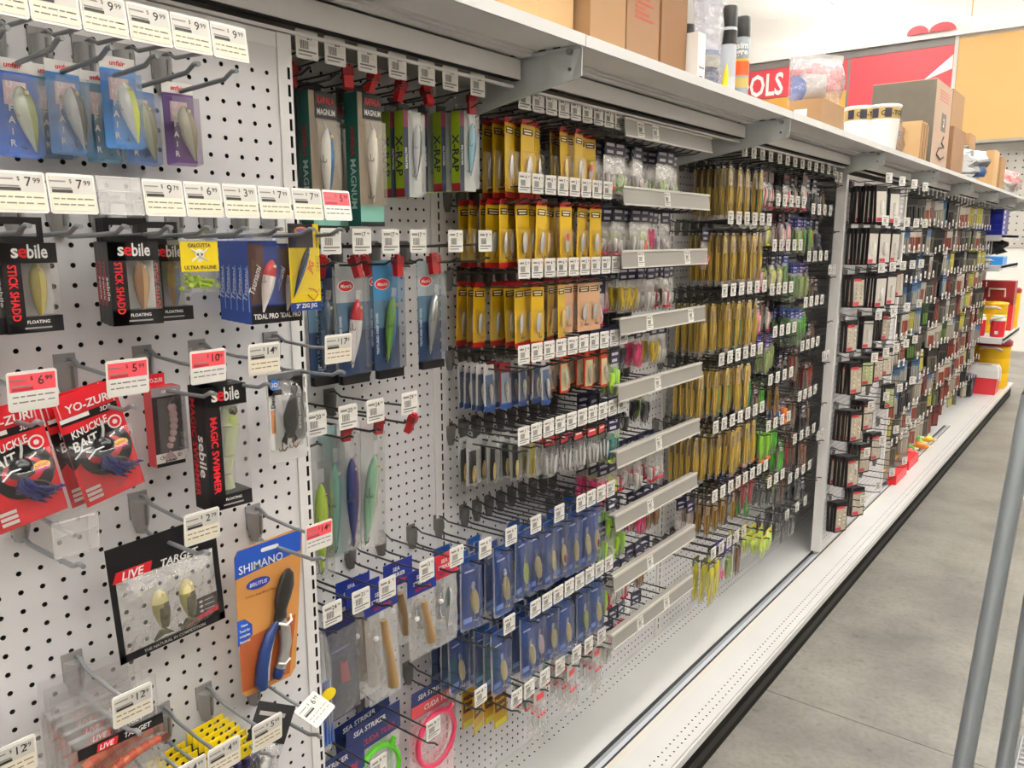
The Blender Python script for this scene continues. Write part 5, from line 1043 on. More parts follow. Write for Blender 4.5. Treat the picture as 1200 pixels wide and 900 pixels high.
pack_row('bottom fringe row', .535, rng(2.522, 2.80, 5), [Q(YFR, 3, .17, .03, 'yellow fringe bait', 'bait bag'), Q(YFR, 2, .19, .03, 'yellow fringe bait', 'bait bag'), bb(PINK, 2, 'pink soft bag', .17), bb(PGR, 2, 'purple green bag', .17), bb(BRW, 2, 'brown worm bag', .18)], **B4)
pack_row('bottom lime row', .460, [3.06, 3.16, 3.292, 3.423, 3.53], [bb(YGB, 5, 'yellow-green pouch', .08), bb(YGB, 4, 'yellow-green pouch', .10), bb(BGY, 4, 'grey soft bag'), bb(BGY, 4, 'grey soft bag'), bb(BGY, 3, 'grey soft bag')], tagskip=(0, 1), **B4)
for r, (z, a, b_, c_) in enumerate([(1.90, BLD, BRW, 0), (1.70, DKB, BLD, 0), (1.50, BRW, BLD, 0), (1.30, BLD, BRW, 0), (1.11, BRW, RDB, 0), (.92, BLD, BRW, 0), (.74, RDB, BRW, 0), (.56, BGY, BLD, 0)]):
    pack_row('%s corner row' % RNK[r], z, [3.655, 3.715], [bb(a, 3, 'dark corner bag', .09), bb(b_, 3, 'dark corner bag', .09)], tags=r % 2 == 0, **B4)
for r, (z, a) in enumerate([(1.86, BLD), (1.665, BLD), (1.47, DKB), (1.27, BRW), (1.08, BLD), (.89, BRW), (.70, BLD)]):
    pack_row('%s inner row' % RNK[r], z, rng(2.96, 3.56, 8), [bb(a, 1, 'dark inner bag', .04)], L=.09, tags=False, names='short bare hook', group='short hooks in the fourth bay')
# ================================================================== SECOND SLIDING PANEL: white and black packs
def t_white_pack(w, h, body='#cfc9bf', dots=True, edge='#161416', seed=0, redtop=False):
    c = MB().rrect(-w / 2, w / 2, -h + .012, .014, .004, -.013, 0, pm(edge, .35), n=1).box(0, .0006, -w * .44, w * .44, -h + .02, -.012, pm(body, .4))
    if redtop: c.box(.0006, .001, -w * .42, w * .2, -.018, -.006, pm('#c83a40', .4))
    c.box(.0006, .001, -w * .42, w * .05, -h + .022, -h + .038, pm('#c23a4a', .4))
    l = MB(); rnd = random.Random(seed)
    if dots:
        for j in range(4):
            for i in range(2): l.sphere((.004, (i - .5) * w * .42, -.032 - j * (h - .07) / 4), .006, pm('#e4e0d6', .15), 6, rz=.009)
    else: l.sphere((.003, 0, -h * .5), .012, pm('#e6e2da', .2), 8, rz=h * .25)
    return T('lure_pack').part('card', c).part('lure', l)
W1 = t_white_pack(.075, .165, dots=False); W2 = t_white_pack(.09, .15, redtop=True, body='#bfb4a2'); W3 = t_white_pack(.085, .15, body='#b5a893', redtop=True, seed=3)
WG = t_white_pack(.085, .14, body='#a8b07a', seed=4)
P2 = dict(L=.165, x_base=.235, names='grey wire hook', group='hooks on the far sliding panel', yawb=-22., tagyaw=-25.)
def wp(t, n, x0=.04, dx=.0165, w='white bodied pack'): return Q(t, n, x0, dx, w, 'lure pack')
pack_row('panel top row', 1.900, rng(3.86, 4.62, 4), [wp(W1, 7), wp(W1, 7), wp(W2, 3, w='red topped pack'), None], **P2)
pack_row('panel second row', 1.715, rng(3.86, 4.70, 5), [wp(W1, 6), wp(W1, 6), wp(W1, 6), wp(W2, 3, w='red topped pack'), None], **P2)
pack_row('panel third row', 1.505, rng(3.86, 4.70, 5), [wp(W2, 3, w='red topped pack'), wp(W1, 6), wp(W1, 6), None, wp(W2, 2, w='red topped pack')], **P2)
pack_row('panel fourth row', 1.290, rng(3.88, 4.74, 4), [wp(W2, 2, w='red topped pack'), wp(W1, 2), wp(W3, 3, w='tan bodied pack'), None], **P2)
pack_row('panel fifth row', 1.095, rng(3.87, 4.72, 5), [wp(W3, 4, w='tan bodied pack'), wp(WG, 4, w='olive bodied pack'), wp(W3, 4, w='tan bodied pack'), wp(W2, 3, w='red topped pack'), None], **P2)
pack_row('panel sixth row', .865, rng(3.88, 4.74, 4), [wp(W3, 5, w='tan bodied pack'), wp(W2, 4, w='red topped pack'), None, wp(WG, 2, w='olive bodied pack')], **P2)
pack_row('panel seventh row', .640, rng(3.88, 4.74, 4), [wp(W2, 5, w='red topped pack'), wp(W3, 4, w='tan bodied pack'), wp(W2, 3, w='red topped pack'), None], **P2)
pack_row('panel bottom row', .405, rng(3.88, 4.74, 4), [wp(W3, 3, w='tan bodied pack'), wp(W2, 3, w='red topped pack'), None, None], **P2)

# ================================================================== FAR BAYS
rf = random.Random(99)
farT = []
for k, (hd, bt, tp, w, h, nm) in enumerate([('#b5b0a6', ['#8c4434', '#aaa498'], None, .075, .13, 'white red pack'), ('#1b1a1d', ['#232224', '#4c4a48'], None, .075, .14, 'black pack'), ('#3f5f86', ['#9a958a', '#5f7890'], None, .075, .14, 'blue white pack'), ('#b8b4ac', ['#a09a8c', '#87816f'], None, .075, .13, 'pale clear pack'), ('#5a2420', ['#7a3a30', '#3c2420'], None, .07, .13, 'dark red pack'), ('#3a3834', ['#57534a', '#6f6a5c'], None, .07, .14, 'grey brown pack'), ('#33472f', ['#5f7a3c', '#2a3a26'], None, .07, .12, 'green pack'), ('#a89c3a', ['#b8b04a', '#b0aa84'], None, .065, .11, 'yellow pack')]):
    mb = MB().box(-.012, .002, -w / 2, w / 2, -.035, .012, pm(hd, .4)).box(-.014, .001, -w / 2, w / 2, -h, -.035, pm(bt[1], .35))
    for j in range(3): mb.box(.001, .006, -w * .36 + j * w * .26, -w * .36 + j * w * .26 + w * .18, -h + .012, -.045, pm(bt[0], .4))
    farT.append((T(['white_red_pack', 'black_pack', 'blue_white_pack', 'pale_clear_pack', 'lure_card', 'grey_brown_pack', 'green_pack', 'yellow_pack'][k]).part('pack', mb.mesh('pack')), nm))  # generic hanging packs of one shape, told apart by colour
BN = ['fifth', 'sixth', 'seventh']
FROWS = [1.925, 1.74, 1.57, 1.40, 1.23, 1.06, .89, .72, .56, .40]
WEI = [[2, 1, 1, 3, 2, 0, 5, 0], [1, 2, 3, 5, 0, 1, 4, 5], [4, 0, 5, 3, 7, 1, 6, 5]]
RN = ['top', 'second', 'third', 'fourth', 'fifth', 'sixth', 'seventh', 'eighth', 'ninth', 'bottom']
farhook = MB(); nfh = 0
FB = hook_parts(.235, BLACKW, DGREYP, .0024, False)
ftag = tag_print('price', ('4', '99'), .044, .046, False)
stufftag = MB()
for b_ in range(3):
    ya, yb = upr(4 + b_) + .08, upr(5 + b_) - .06
    for r, z in enumerate(FROWS):
        n = 9 if b_ < 2 else 8
        for i in range(n):
            y = ya + (yb - ya) * i / (n - 1); zz = z + rf.uniform(-.012, .012)
            # hooks beyond the three hundred largest are one object
            farhook.tube([(.01, y, zz - .018), (.225, y, zz - .014), (.244, y, zz - .003)], .0024, 4, BLACKW).box(0, .016, y - .012, y + .012, zz - .022, zz + .022, DGREYP)
            if rf.random() < .8:
                farhook.box(.236, .2375, y - .021, y + .021, zz + .004, zz + .048, PAPER).box(.2375, .238, y - .014, y + .006, zz + .014, zz + .03, INKG)
            if rf.random() < .86:
                t, nm = farT[rf.choice(WEI[b_]) if rf.random() < .75 else rf.randrange(8)]
                spawn(t, (.19 + rf.uniform(-.02, .02), y + rf.uniform(-.004, .004), zz - .018), '%s, %s from the near side, %s row of the %s bay' % (nm, ordn(i), RN[r], BN[b_]), 'lure pack', 'packs in the far bays', (R(rf.uniform(-4, 4)), 0, R(rf.uniform(-42, -4))), scale=(1, rf.uniform(.9, 1.3), rf.uniform(1.0, 1.3)))
                spawn(t, (.10 + rf.uniform(-.03, .03), y + rf.uniform(-.006, .006), zz - .018), '%s behind, %s from the near side, %s row of the %s bay' % (nm, ordn(i), RN[r], BN[b_]), 'lure pack', 'packs in the far bays', (R(rf.uniform(-4, 4)), 0, R(rf.uniform(-42, -4))), scale=(1, rf.uniform(.95, 1.3), rf.uniform(1.0, 1.3)))
o = link('peg_hook_rows', farhook.mesh('peg_hook_rows')); tag(o, 'rows of dark peg hooks with white tags in the far bays', 'hook', None, 'stuff')
# loose goods on the far deck
TR_ = clear('clear_tray', milky=.25)
o = T('tackle_box').part('tray', MB().box(-.14, .14, -.14, .14, .0, .05, CLRT)).part('lid', MB().box(-.145, .145, -.145, .145, .05, .058, CLR)).part('end_band', MB().box(.10, .147, -.147, .147, -.0005, .06, RED)).part('end_band', MB().box(-.147, -.11, -.147, .147, -.0005, .06, RED)).part('sticker', MB().box(-.06, .06, -.147, -.02, .058, .06, pm('#f0b51e', .4)))
spawn(o, (.13, 4.99 + .35, .1485), 'clear tackle box with red ends and a yellow sticker on the deck', 'tackle box')
spawn(o, (.12, 4.99 + .75, .1485), 'clear tackle box with red ends behind the front one', 'tackle box')
for i, (x, y, z, c_, yw) in enumerate([(.10, 6.1, .152, '#46c01e', 0), (.12, 6.3, .152, '#5fcf2a', 10), (.07, 6.5, .152, '#3fb81c', -8), (.11, 6.2, .215, '#4cc423', 5), (.09, 6.42, .215, '#46c01e', -4), (.13, 5.98, .152, '#d83a2c', 6), (.16, 6.45, .152, '#e8b52c', 12), (.17, 6.22, .152, '#e8862c', 4)]):
    m_ = pm(c_, .25); q = MB().tube([(-.09, 0, .03), (-.05, 0, .032), (.02, 0, .032), (.07, 0, .03), (.10, 0, .028)], [.012, .028, .03, .026, .010], 10, m_)
    t_ = T('float_pack').part('float', q).part('cap', MB().tube([(.10, 0, .028), (.125, 0, .028)], .009, 8, pm('#e8d8c0', .4)))
    spawn(t_, (x, y, z), ('green', 'bright green', 'deep green', 'upper green', 'rear upper green', 'red', 'yellow', 'orange')[i] + ' bottle-shaped float lying on the far deck', 'float', 'floats on the far deck', (0, 0, R(yw)))

# ------------------------------------------------------------------ shelves with coolers at the far end
YF = 8.62
us = link('end_shelving', None); tag(us, 'white shelves with coolers at the far end of the run', 'shelving')
for z, dp in ((.745, .41), (1.42, .33), (1.70, .31)):
    link('shelf', MB().box(.008, dp, YF, 9.86, z - .022, z, WHITE).box(dp - .012, dp, YF, 9.86, z - .045, z + .004, DECK).mesh('shelf'), us)
    link('shelf_arm', MB().box(.0, dp - .015, YF - .006, YF - .001, z - .055, z - .002, DECK).mesh('shelf_arm'), us)
link('end_panel', MB().box(.005, .05, 9.86, 9.88, .15, 2.0, WHITE).mesh('end_panel'), us)
CR = pm('#cf2a34', .35); CW = pm('#f0ede8', .4); CY = pm('#f0bf14', .4); CDR = pm('#8c1820', .4)
def cooler(loc, label, wx, wy, h, body, lid, lidh, name='cooler', handle=True):
    b = MB().add([(x * wx / 2 * (k), y * wy / 2 * k, z) for z, k in ((0, .92), (h - lidh, 1)) for x, y in ((-1, -1), (1, -1), (1, 1), (-1, 1))], [(0, 1, 5, 4), (1, 2, 6, 5), (2, 3, 7, 6), (3, 0, 4, 7), (3, 2, 1, 0), (4, 5, 6, 7)], body)
    l = MB().add([(x * wx / 2 * k, y * wy / 2 * k, z) for z, k in ((h - lidh, 1.03), (h - lidh * .35, 1.0), (h, .86)) for x, y in ((-1, -1), (1, -1), (1, 1), (-1, 1))], [(0, 1, 5, 4), (1, 2, 6, 5), (2, 3, 7, 6), (3, 0, 4, 7), (4, 5, 9, 8), (5, 6, 10, 9), (6, 7, 11, 10), (7, 4, 8, 11), (8, 9, 10, 11), (3, 2, 1, 0)], lid)
    t = T(name).part('body', b).part('lid', l)
    if handle:
        t.part('recess', MB().box(-wx * .22, wx * .22, -wy * .25, wy * .1, h, h + .002, pm('#b8b2a6', .5)))
        t.part('handle', MB().tube([(-wx * .52, 0, h * .45), (-wx * .53, 0, h * .8), (-wx * .45, -wy * .12, h * .97)], .012, 6, lid)).part('handle', MB().tube([(wx * .52, 0, h * .45), (wx * .53, 0, h * .8), (wx * .45, -wy * .12, h * .97)], .012, 6, lid))
    return spawn(t, loc, label, 'cooler')
cooler((.235, 9.02, .1505), 'small red cooler with a white lid on the far deck', .255, .24, .285, CR, CW, .12)
def jug(loc, label, r, h, body, lid, lh):
    t = T('drink_jug').part('body', MB().lathe([(r * .92, 0), (r, .02), (r, h * .2), (r * .985, h * .22), (r, h * .24), (r, h - lh)], (0, 0, 0), 20, body))
    t.part('lid', MB().lathe([(r * 1.03, h - lh), (r * 1.03, h - lh * .55), (r * .8, h - lh * .4), (r * .75, h)], (0, 0, 0), 20, lid))
    t.part('handle', MB().tube([(-r * 1.05, -.02, h * .62), (-r * .9, -r * .9, h * .78), (0, -r * 1.12, h * .9), (r * .9, -r * .6, h * .98)], .010, 6, lid)).part('spout', MB().box(-.014, .014, -r * 1.1, -r * .95, .03, .06, lid))
    return spawn(t, loc, label, 'jug', 'red drink jugs')
jug((.335, 8.74, .746), 'red drink jug with a white lid at the shelf corner', .062, .205, CR, CW, .05)
jug((.170, 8.76, .746), 'red drink jug with a white lid nearer the pegboard', .062, .205, CR, CW, .05)
def tall_cooler(loc, label, r, h, body, lid, z_l):
    t = T('drink_cooler').part('body', MB().lathe([(r * .9, 0), (r * .98, h * .05), (r, h * .3), (r * .97, h * .32), (r, h * .34), (r, h * .6), (r * .97, h * .62), (r, h * .64), (r, h - z_l)], (0, 0, 0), 20, body))
    t.part('lid', MB().lathe([(r * 1.06, h - z_l), (r * 1.06, h - z_l * .3), (r * .9, h)], (0, 0, 0), 20, lid)).part('handle', MB().tube([(-r * .6, -r * .86, h * .8), (-r * .3, -r * 1.2, h * .86), (r * .3, -r * 1.2, h * .86), (r * .6, -r * .86, h * .8)], .012, 6, pm('#d9c8c8', .4)))
    return spawn(t, loc, label, 'cooler')
tall_cooler((.235, 9.45, .1505), 'large yellow drink cooler with a dark red lid on the deck', .165, .50, CY, CDR, .06)
tall_cooler((.225, 9.20, .746), 'yellow drink cooler on the shelf behind the red jugs', .13, .30, CY, CY, .02)
t = T('drink_cooler').part('body', MB().box(-.15, .15, -.10, .10, 0, .50, CDR)).part('band', MB().box(-.152, .152, -.102, .102, .0, .26, CR)).part('handle', MB().tube([(-.07, -.10, .34), (-.07, -.125, .42), (.07, -.125, .42), (.07, -.10, .34)], .010, 6, pm('#d9c8c8', .4)))
spawn(t, (.225, 9.50, .746), 'tall dark red cooler with a pale handle on the shelf', 'cooler')
tall_cooler((.31, 9.74, .746), 'slim yellow and red cooler at the shelf end', .09, .42, CY, CDR, .05)
t = T('navy_bucket').part('body', MB().lathe([(.09, 0), (.11, .2), (.115, .21)], (0, 0, 0), 18, pm('#1b2470', .35))).part('handle', MB().tube([(-.115, 0, .2), (0, -.1, .12), (.115, 0, .2)], .004, 5, GREYP))
spawn(t, (.09, 8.76, .148), 'dark navy bucket behind the small red cooler', 'bucket')
for k in range(5):
    t = T('storage_tray').part('tray', MB().box(-.13, .13, -.2, .2, 0, .042, pm('#14208c', .35))).part('lid', MB().box(-.132, .132, -.202, .202, .042, .047, pm('#1a2aa0', .3))).part('print', MB().box(.1325, .133, -.16, -.06, .008, .036, pm('#dfe2ee', .4)))
    spawn(t, (.155, 8.92, 1.701 + k * .0475), 'blue storage tray, %s in the stack on the top end shelf' % ('lowest', 'second', 'middle', 'fourth', 'topmost')[k], 'tray', 'stacked blue trays')
o = link('dark_bag', MB().pillow(-.15, .15, 0, .10, 0, .12, pm('#17161a', .6), 4, 5, 4, .3).mesh('dark_bag'), None, (.05, 8.95, 1.945), (0, 0, 0)); tag(o, 'black bag on top of the blue trays', 'bag')
t = T('light_blue_box').part('box', MB().box(-.12, .12, -.16, .16, 0, .07, pm('#2f8fe0', .35))).part('lid', MB().box(-.122, .122, -.162, .162, .07, .078, pm('#4aa4ee', .3)))
spawn(t, (.19, 8.95, 1.421), 'light blue box on the middle end shelf', 'box')
for k in range(3):
    o = link('fish_bag', MB().pillow(-.14, .14, -.05, .05, 0, .018, pm('#e4e2de', .4), k, 5, 4, .4).mesh('fish_bag'), None, (.16 + .015 * k, 8.72, 1.424 + .020 * k), (0, R(-90), R(6 * k))); tag(o, 'white folded pouch on the middle end shelf, %s' % ('lowest', 'middle', 'topmost')[k], 'pouch', 'white pouches on the end shelf')
rb = random.Random(5)
for k in range(5):
    t = T('boot_bag').part('bag', MB().pillow(-.05, .05, 0, .16, 0, .08, pm('#141317', .6), k, 4, 5, .5)).part('strap', MB().tube([(.04, -.03, .12), (.05, 0, .19), (.04, .03, .12)], .005, 5, BK))
    spawn(t, (.05 + .03 * k, 8.80 + .17 * k, 1.505), 'black gear bag behind the light blue box, %s from the near side' % ordn(k), 'bag', 'black gear bags')
for k in range(6):
    o = link('hanging_pouch', MB().box(-.001, .004, -.02, .02, -.15, 0, pm('#c9c8c6', .4)).mesh('hanging_pouch'), None, (.12 + .022 * k, 8.60, 1.655), (0, 0, R(-30 + 8 * k))); tag(o, 'thin pale pouch hanging under the top end shelf, %s from the wall' % ordn(k), 'pouch', 'pale pouches under the shelf')

# ================================================================== ON TOP OF THE SHELF
ZT = 2.0505
def carton(y0, y1, x0, x1, h, label, m, tape=None, prints=None, yaw=0, z=ZT, m2=None, sticker=None):
    cy, cx = (y0 + y1) / 2, (x0 + x1) / 2; a, b = (x1 - x0) / 2, (y1 - y0) / 2
    t = T('cardboard_box').part('box', MB().box(-a, a, -b, b, 0, h, {'*': m, 'L': m2 or m}))
    t.part('flap', MB().box(-a, a, -b, b, h, h + .004, m)).part('seam', MB().box(-a - .0005, a + .0005, -.002, .002, h + .004, h + .005, pm('#8a6238', .8)))
    if prints: t.part('print', prints(a, b, h))
    if sticker: t.part('sticker', sticker(a, b, h))
    return spawn(t, (cx, cy, z), label, 'box', None, (0, 0, R(yaw)))
def redprint(a, b, h):
    mb = MB()
    for k in range(7): mb.box(a, a + .0006, -b * .5, b * .6 - .02 * (k % 3), h * .30 + k * .011, h * .30 + k * .011 + .005, pm('#a8452f', .7))
    return mb
carton(1.360, 1.490, .02, .300, .34, 'pale cardboard box at the left of the top shelf', CARDL)
carton(1.507, 1.655, .03, .332, .36, 'brown cardboard box second from the left on the top shelf', CARD)
carton(1.660, 1.815, .03, .332, .37, 'brown cardboard box with red print on the top shelf', mat('cardboard_brown', '#8c694a', .8, noise=.06), None, redprint)
carton(1.819, 1.955, .03, .336, .38, 'dark cardboard box beside the white carton on the top shelf', mat('cardboard_dark', '#805c3a', .8, noise=.06))
t = T('white_carton').part('box', MB().box(-.04, .04, -.022, .022, 0, .125, CW)).part('cap', MB().lathe([(.016, .125), (.016, .15)], (0, 0, 0), 12, BK)).part('label', MB().box(.0402, .0412, -.02, .02, .004, .05, WT).box(.0412, .0416, -.012, .008, .006, .02, INK).box(.0412, .0416, -.015, .015, .038, .043, INKG))
spawn(t, (.325, 1.985, ZT), 'white carton with a barcode label beside the cardboard box', 'carton')
t = T('jar_bag').part('jar', MB().lathe([(.026, 0), (.03, .006), (.03, .05), (.024, .058)], (0, 0, 0), 16, pm('#2f3a5e', .25)).lathe([(.030, .058), (.030, .088)], (0, 0, 0), 16, pm('#d8cfae', .4)).lathe([(.031, .088), (.031, .10)], (0, 0, 0), 16, pm('#6f7ea8', .4)).lathe([(.026, .10), (.026, .115)], (0, 0, 0), 16, CW), 'jar with a navy base and cream label').part('bag', MB().lathe([(.033, 0), (.042, .03), (.036, .10), (.043, .16), (.038, .20), (.044, .235)], (0, 0, 0), 9, clear('zip_bag', '#eef2ff', milky=.12, gloss=.16, rough=.15, bump=.8, bscale=40))).part('dropper', MB().tube([(.036, .03, .0), (.04, .034, .04), (.04, .036, .07)], [.008, .008, .002], 8, pm('#f2c716', .35)))
spawn(t, (.335, 2.085, ZT), 'clear bag with a navy jar on the top shelf', 'bag')
def can(y, x, r, h, label, cap, body, texts):
    t = T('spray_can').part('can', MB().lathe([(r * .96, 0), (r, .006), (r, h - .06), (r * .9, h - .052)], (0, 0, 0), 18, body)).part('cap', MB().lathe([(r * .97, h - .056), (r * .97, h - .006), (r * .9, h)], (0, 0, 0), 18, cap))
    mb = MB()
    for z0, z1, m in texts: mb.lathe([(r + .0004, z0), (r + .0004, z1)], (0, 0, 0), 18, m)
    t.part('label_band', mb)
    if h < .23:
        tx = MB(); a0 = R(-62)
        for s_, z in (('sim', .148), ('gre', .126)):
            vs, fs, wd, ht = text_geo(s_, .03, 0.)
            tx.add([((r + .0012) * math.cos(a0 + u * .024 / r), (r + .0012) * math.sin(a0 + u * .024 / r), z + v * .024) for u, v in vs], fs, WT)
        t.part('lettering', tx)
    return spawn(t, (x, y, ZT), label, 'spray can')
can(2.195, .345, .0225, .236, 'tall grey spray can with a black cap', BK, pm('#b9bec6', .3), [(.135, .172, BK), (.01, .05, pm('#c9ccd2', .3))])
can(2.290, .345, .0225, .228, 'spray can with an orange label band and black cap', BK, pm('#8f979e', .3), [(.068, .106, pm('#ee5a24', .4)), (.107, .113, pm('#e8b52c', .4)), (.034, .062, pm('#b9a25c', .4))])
carton(2.88, 3.14, .285, .395, .080, 'low cardboard box carrying the zip bag on the top shelf', CARD, None, lambda a, b, h: MB().text('5x', .018, b * .35, h * .6, a + .0006, INKG, bold=.02).text('E', .018, b * .35, h * .35, a + .0006, INKG, bold=.02), sticker=lambda a, b, h: MB().box(-a * .7, a * .1, -b - .0006, -b, h * .1, h * .65, WT))
t = T('zip_bag').part('bag', MB().pillow(-.14, .14, 0, .17, -.03, .10, clear('zip_bag2', '#f2eef2', milky=.12, gloss=.16, rough=.15, bump=.7, bscale=30), 5, 7, 6, .25)).part('zip_seal', MB().box(-.036, -.028, -.145, .145, .155, .159, CLRT).box(-.034, -.030, -.15, .15, .16, .185, CLRT)).part('packet', MB().pillow(-.09, .05, .01, .11, -.01, .045, pm('#d5d3cc', .45), 6, 5, 5, .3), 'grey packet with a label').part('packet', MB().pillow(-.13, -.05, .0, .10, -.02, .03, pm('#4a78c8', .4), 7, 4, 4, .3), 'blue packet')
spawn(t, (.325, 3.05, ZT + .0855), 'open zip bag of packets standing on the low cardboard box', 'bag', None, (0, 0, R(-32)), scale=(.7, .82, 1))
def cup(y, x, label):
    t = T('paint_cup').part('cup', MB().lathe([(.056, 0), (.058, .004), (.070, .195)], (0, 0, 0), 24, CW)).part('band', MB().lathe([(.0675, .142), (.0703, .190)], (0, 0, 0), 24, pm('#b79a5c', .45)))
    mb = MB()
    for a in (-120, -75, -10, 35):
        for k in range(3):
            aa = R(a + k * 8); mb.add([(.0712 * math.cos(aa), .0712 * math.sin(aa), .147), (.0712 * math.cos(aa + .14), .0712 * math.sin(aa + .14), .147), (.0716 * math.cos(aa + .14), .0716 * math.sin(aa + .14), .186), (.0716 * math.cos(aa), .0716 * math.sin(aa), .186)], [(0, 1, 2, 3)], pm('#26283a', .4))
    vs, fs, wd, ht = text_geo('GO-TO', .03, 0.)
    mb.add([(.0715 * math.cos(R(-48) + u * .03 / .0715), .0715 * math.sin(R(-48) + u * .03 / .0715), .166 + v * .03) for u, v in vs], fs, INK)
    t.part('print', mb).part('lid', MB().lathe([(.072, .193), (.074, .200), (.066, .206), (.02, .208)], (0, 0, 0), 24, clear('cup_lid', milky=.5, gloss=.12)))
    return spawn(t, (x, y, ZT), label, 'paint pot', 'white paint pots')
cup(3.98, .225, 'white printed paint pot beside the low cardboard box'); cup(4.00, .325, 'white printed paint pot with a gold band, right of the pair')
t = T('poly_bag').part('bag', MB().pillow(-.2, .2, 0, .2, -.03, .12, clear('poly_bag', '#eef0ee', milky=.34, gloss=.16, bump=.7, bscale=20, rough=.15), 8, 7, 6, .3)).part('sheet', MB().box(-.02, .0, -.17, .1, .0, .17, pm('#6a7a98', .4)))
spawn(t, (.10, 4.30, ZT), 'clear poly bag with flat packs behind the paint pots', 'bag')
t = T('book_bag').part('bag', MB().pillow(-.14, .14, 0, .24, -.02, .09, clear('zip_bag2', milky=.34), 9, 6, 6, .3)).part('book', MB().box(-.03, .0, -.11, .02, .0, .17, pm('#54345e', .4))).part('book', MB().box(.002, .02, -.09, .05, .0, .15, pm('#5a6c94', .4)))
spawn(t, (.24, 4.42, ZT), 'clear bag holding purple and blue booklets', 'bag')
for k, (y, yw) in enumerate(((4.56, 0), (4.62, 2), (4.68, -2))):
    t = T('cardboard_sleeve').part('panel', MB().box(-.15, .15, -.004, .004, 0, .20, CARDL)).part('panel', MB().box(-.15, .15, .022, .030, 0, .19, CARD)).part('edge', MB().box(.148, .152, -.004, .030, 0, .19, CARD))
    spawn(t, (.225, y - .02, ZT), 'upright cardboard sleeve on the top shelf, %s from the near side' % ordn(k), 'cardboard', 'cardboard sleeves', (R(-4), 0, R(yw)))
def drawing(a, b, h):
    mb = MB(); x = a + .0008
    mb.box(a, x, -b * .1, b * .45, h * .44, h * .66, pm('#5a5450', .6)).text('2', .06, b * .17, h * .55, x + .0004, CW, bold=.03)
    mb.tube([(x, b * .3, h * .38), (x, b * .1, h * .30), (x, b * .4, h * .26), (x, -b * .2, h * .22), (x, -b * .4, h * .14), (x, b * .1, h * .10), (x, b * .5, h * .14)], .006, 5, INK)
    for k in range(4): mb.box(a, x, -b * .5, b * .6, h * (.80 + .035 * k), h * (.812 + .035 * k), pm('#b8604c', .6))
    return mb
carton(4.76, 5.20, .07, .385, .43, 'tall carton with a line drawing on its narrow side', mat('carton_buff2', '#b09681', .8, noise=.05), None, drawing, m2=mat('carton_grey', '#6f685c', .8, noise=.15))
carton(5.70, 6.10, .10, .30, .52, 'tall brown carton behind the drawn one', CARD)
carton(5.24, 5.62, .24, .402, .24, 'square brown carton right of the drawn one', mat('cardboard_brown', '#8c694a'))
t = T('foil_bag').part('bag', MB().pillow(-.17, .17, 0, .24, -.05, .16, mat('silver_foil', '#c9ccd0', .18, metal=.85, bump=1.0, bscale=14), 11, 7, 7, .4)).part('patch', MB().sphere((.10, .05, .07), .05, pm('#2c4a78', .3), 8)).part('tie', MB().tube([(.0, -.1, .22), (.02, 0, .24), (0, .1, .22)], .015, 6, BK))
spawn(t, (.27, 6.42, ZT), 'crumpled silver foil bag on the top shelf', 'bag')
carton(6.70, 6.95, .08, .26, .36, 'small brown carton behind the foil bag', CARD)
carton(6.98, 7.22, .16, .39, .26, 'narrow cardboard carton right of the foil bag', CARDL); carton(7.36, 7.62, .14, .39, .24, 'narrow cardboard carton second right of the foil bag', CARD)
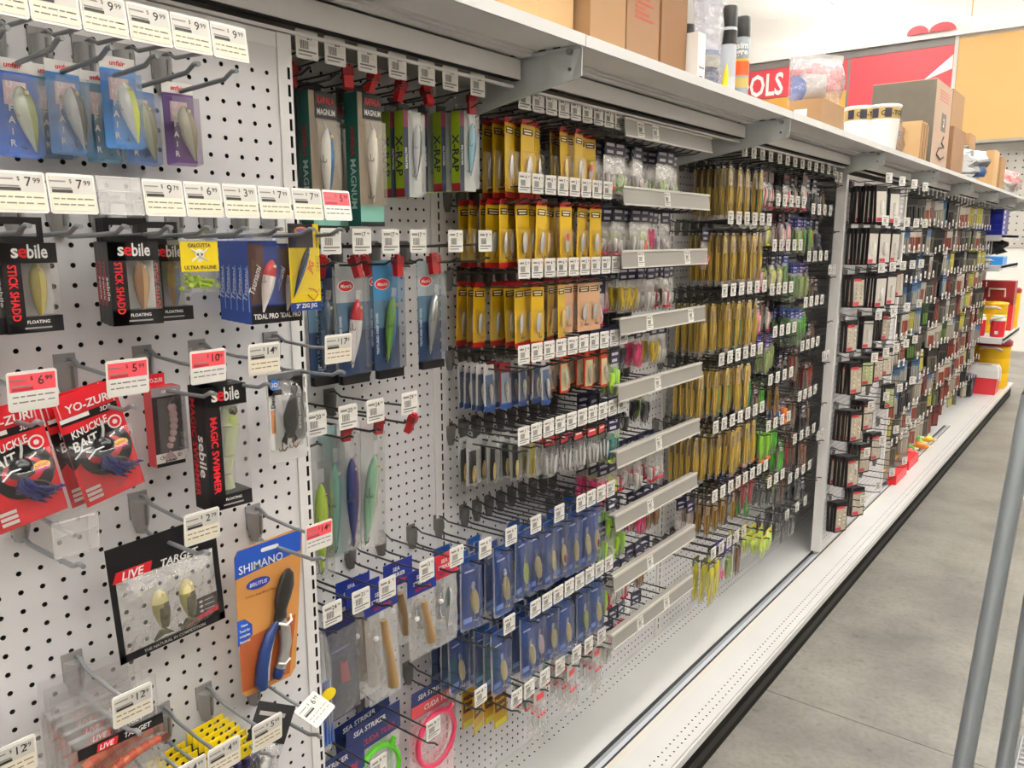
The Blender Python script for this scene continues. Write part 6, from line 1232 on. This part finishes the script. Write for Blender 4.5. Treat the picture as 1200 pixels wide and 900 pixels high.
for k, (y, c_, h, wd) in enumerate([(7.95, '#c8323c', .16, 'red and white'), (8.32, '#d9d6d2', .14, 'white'), (8.68, '#7a6f66', .15, 'grey'), (9.05, '#d04a50', .26, 'large red')]):
    t = T('plastic_bag').part('bag', MB().pillow(-.15, .15, 0, h, -.05, .15, pm(c_, .35), k + 20, 6, 5, .35)).part('film', MB().pillow(-.16, .16, 0, h + .03, -.05, .18, CLRB, k + 30, 5, 5, .3)).part('label', MB().box(.11, .113, -.05, .06, h * .3, h * .6, pm('#3a3a40', .4)))
    spawn(t, (.20, y, ZT), '%s plastic bag at the far end of the top shelf' % wd, 'bag', 'bags at the far end')

# ================================================================== CART at the right edge
GT_ = mat('cart_tube', '#7f8488', .32, metal=.35)
cart = link('stock_cart', None, None, (0, 0, 0)); tag(cart, 'grey tubular stock cart standing in the aisle at the right edge', 'cart')
def tubepart(n_, pts, r=.0145): link(n_, MB().tube(pts, r, 14, GT_).mesh(n_), cart)
tubepart('handle_post', [(1.154, 1.040, .07), (1.174, 1.323, .83), (1.188, 1.523, 1.366), (1.190, 1.535, 1.40)])
tubepart('handle_post', [(1.205, 1.402, .07), (1.211, 1.636, .665), (1.214, 1.734, .910), (1.219, 1.93, 1.40)], .0145)
tubepart('cross_bar', [(1.190, 1.535, 1.40), (1.195, 1.60, 1.43), (1.212, 1.86, 1.43), (1.219, 1.93, 1.40)])
mb = MB()
for k in range(9): mb.tube([(1.222, 1.66 + .018 * k, .640), (1.80, 1.70 + .018 * k, .640)], .003, 6, STEELG)
for k in range(5): mb.tube([(1.226 + .13 * k, 1.66, .643), (1.226 + .13 * k, 1.81, .643)], .003, 6, STEELG)
link('wire_basket', mb.mesh('wire_basket'), cart)
link('platform', MB().box(1.13, 1.85, 1.02, 1.75, .12, .15, GT_).mesh('platform'), cart)
for x, y in ((1.2, 1.1), (1.78, 1.1), (1.2, 1.66), (1.78, 1.66)): link('wheel', MB().tube([(x - .015, y, .06), (x + .015, y, .06)], .06, 16, RUB).box(x - .02, x + .02, y - .02, y + .02, .06, .12, GREYP).mesh('wheel'), cart)
for lb, os_ in LABELS.items():
    if len(os_) > 1:
        for o in os_:
            if 'group' not in o: o['group'] = lb
print('objects', len(SC.objects), 'dup labels', sum(len(v) > 1 for v in LABELS.values()), 'long', [l for l in LABELS if len(l.split()) > 16][:5])
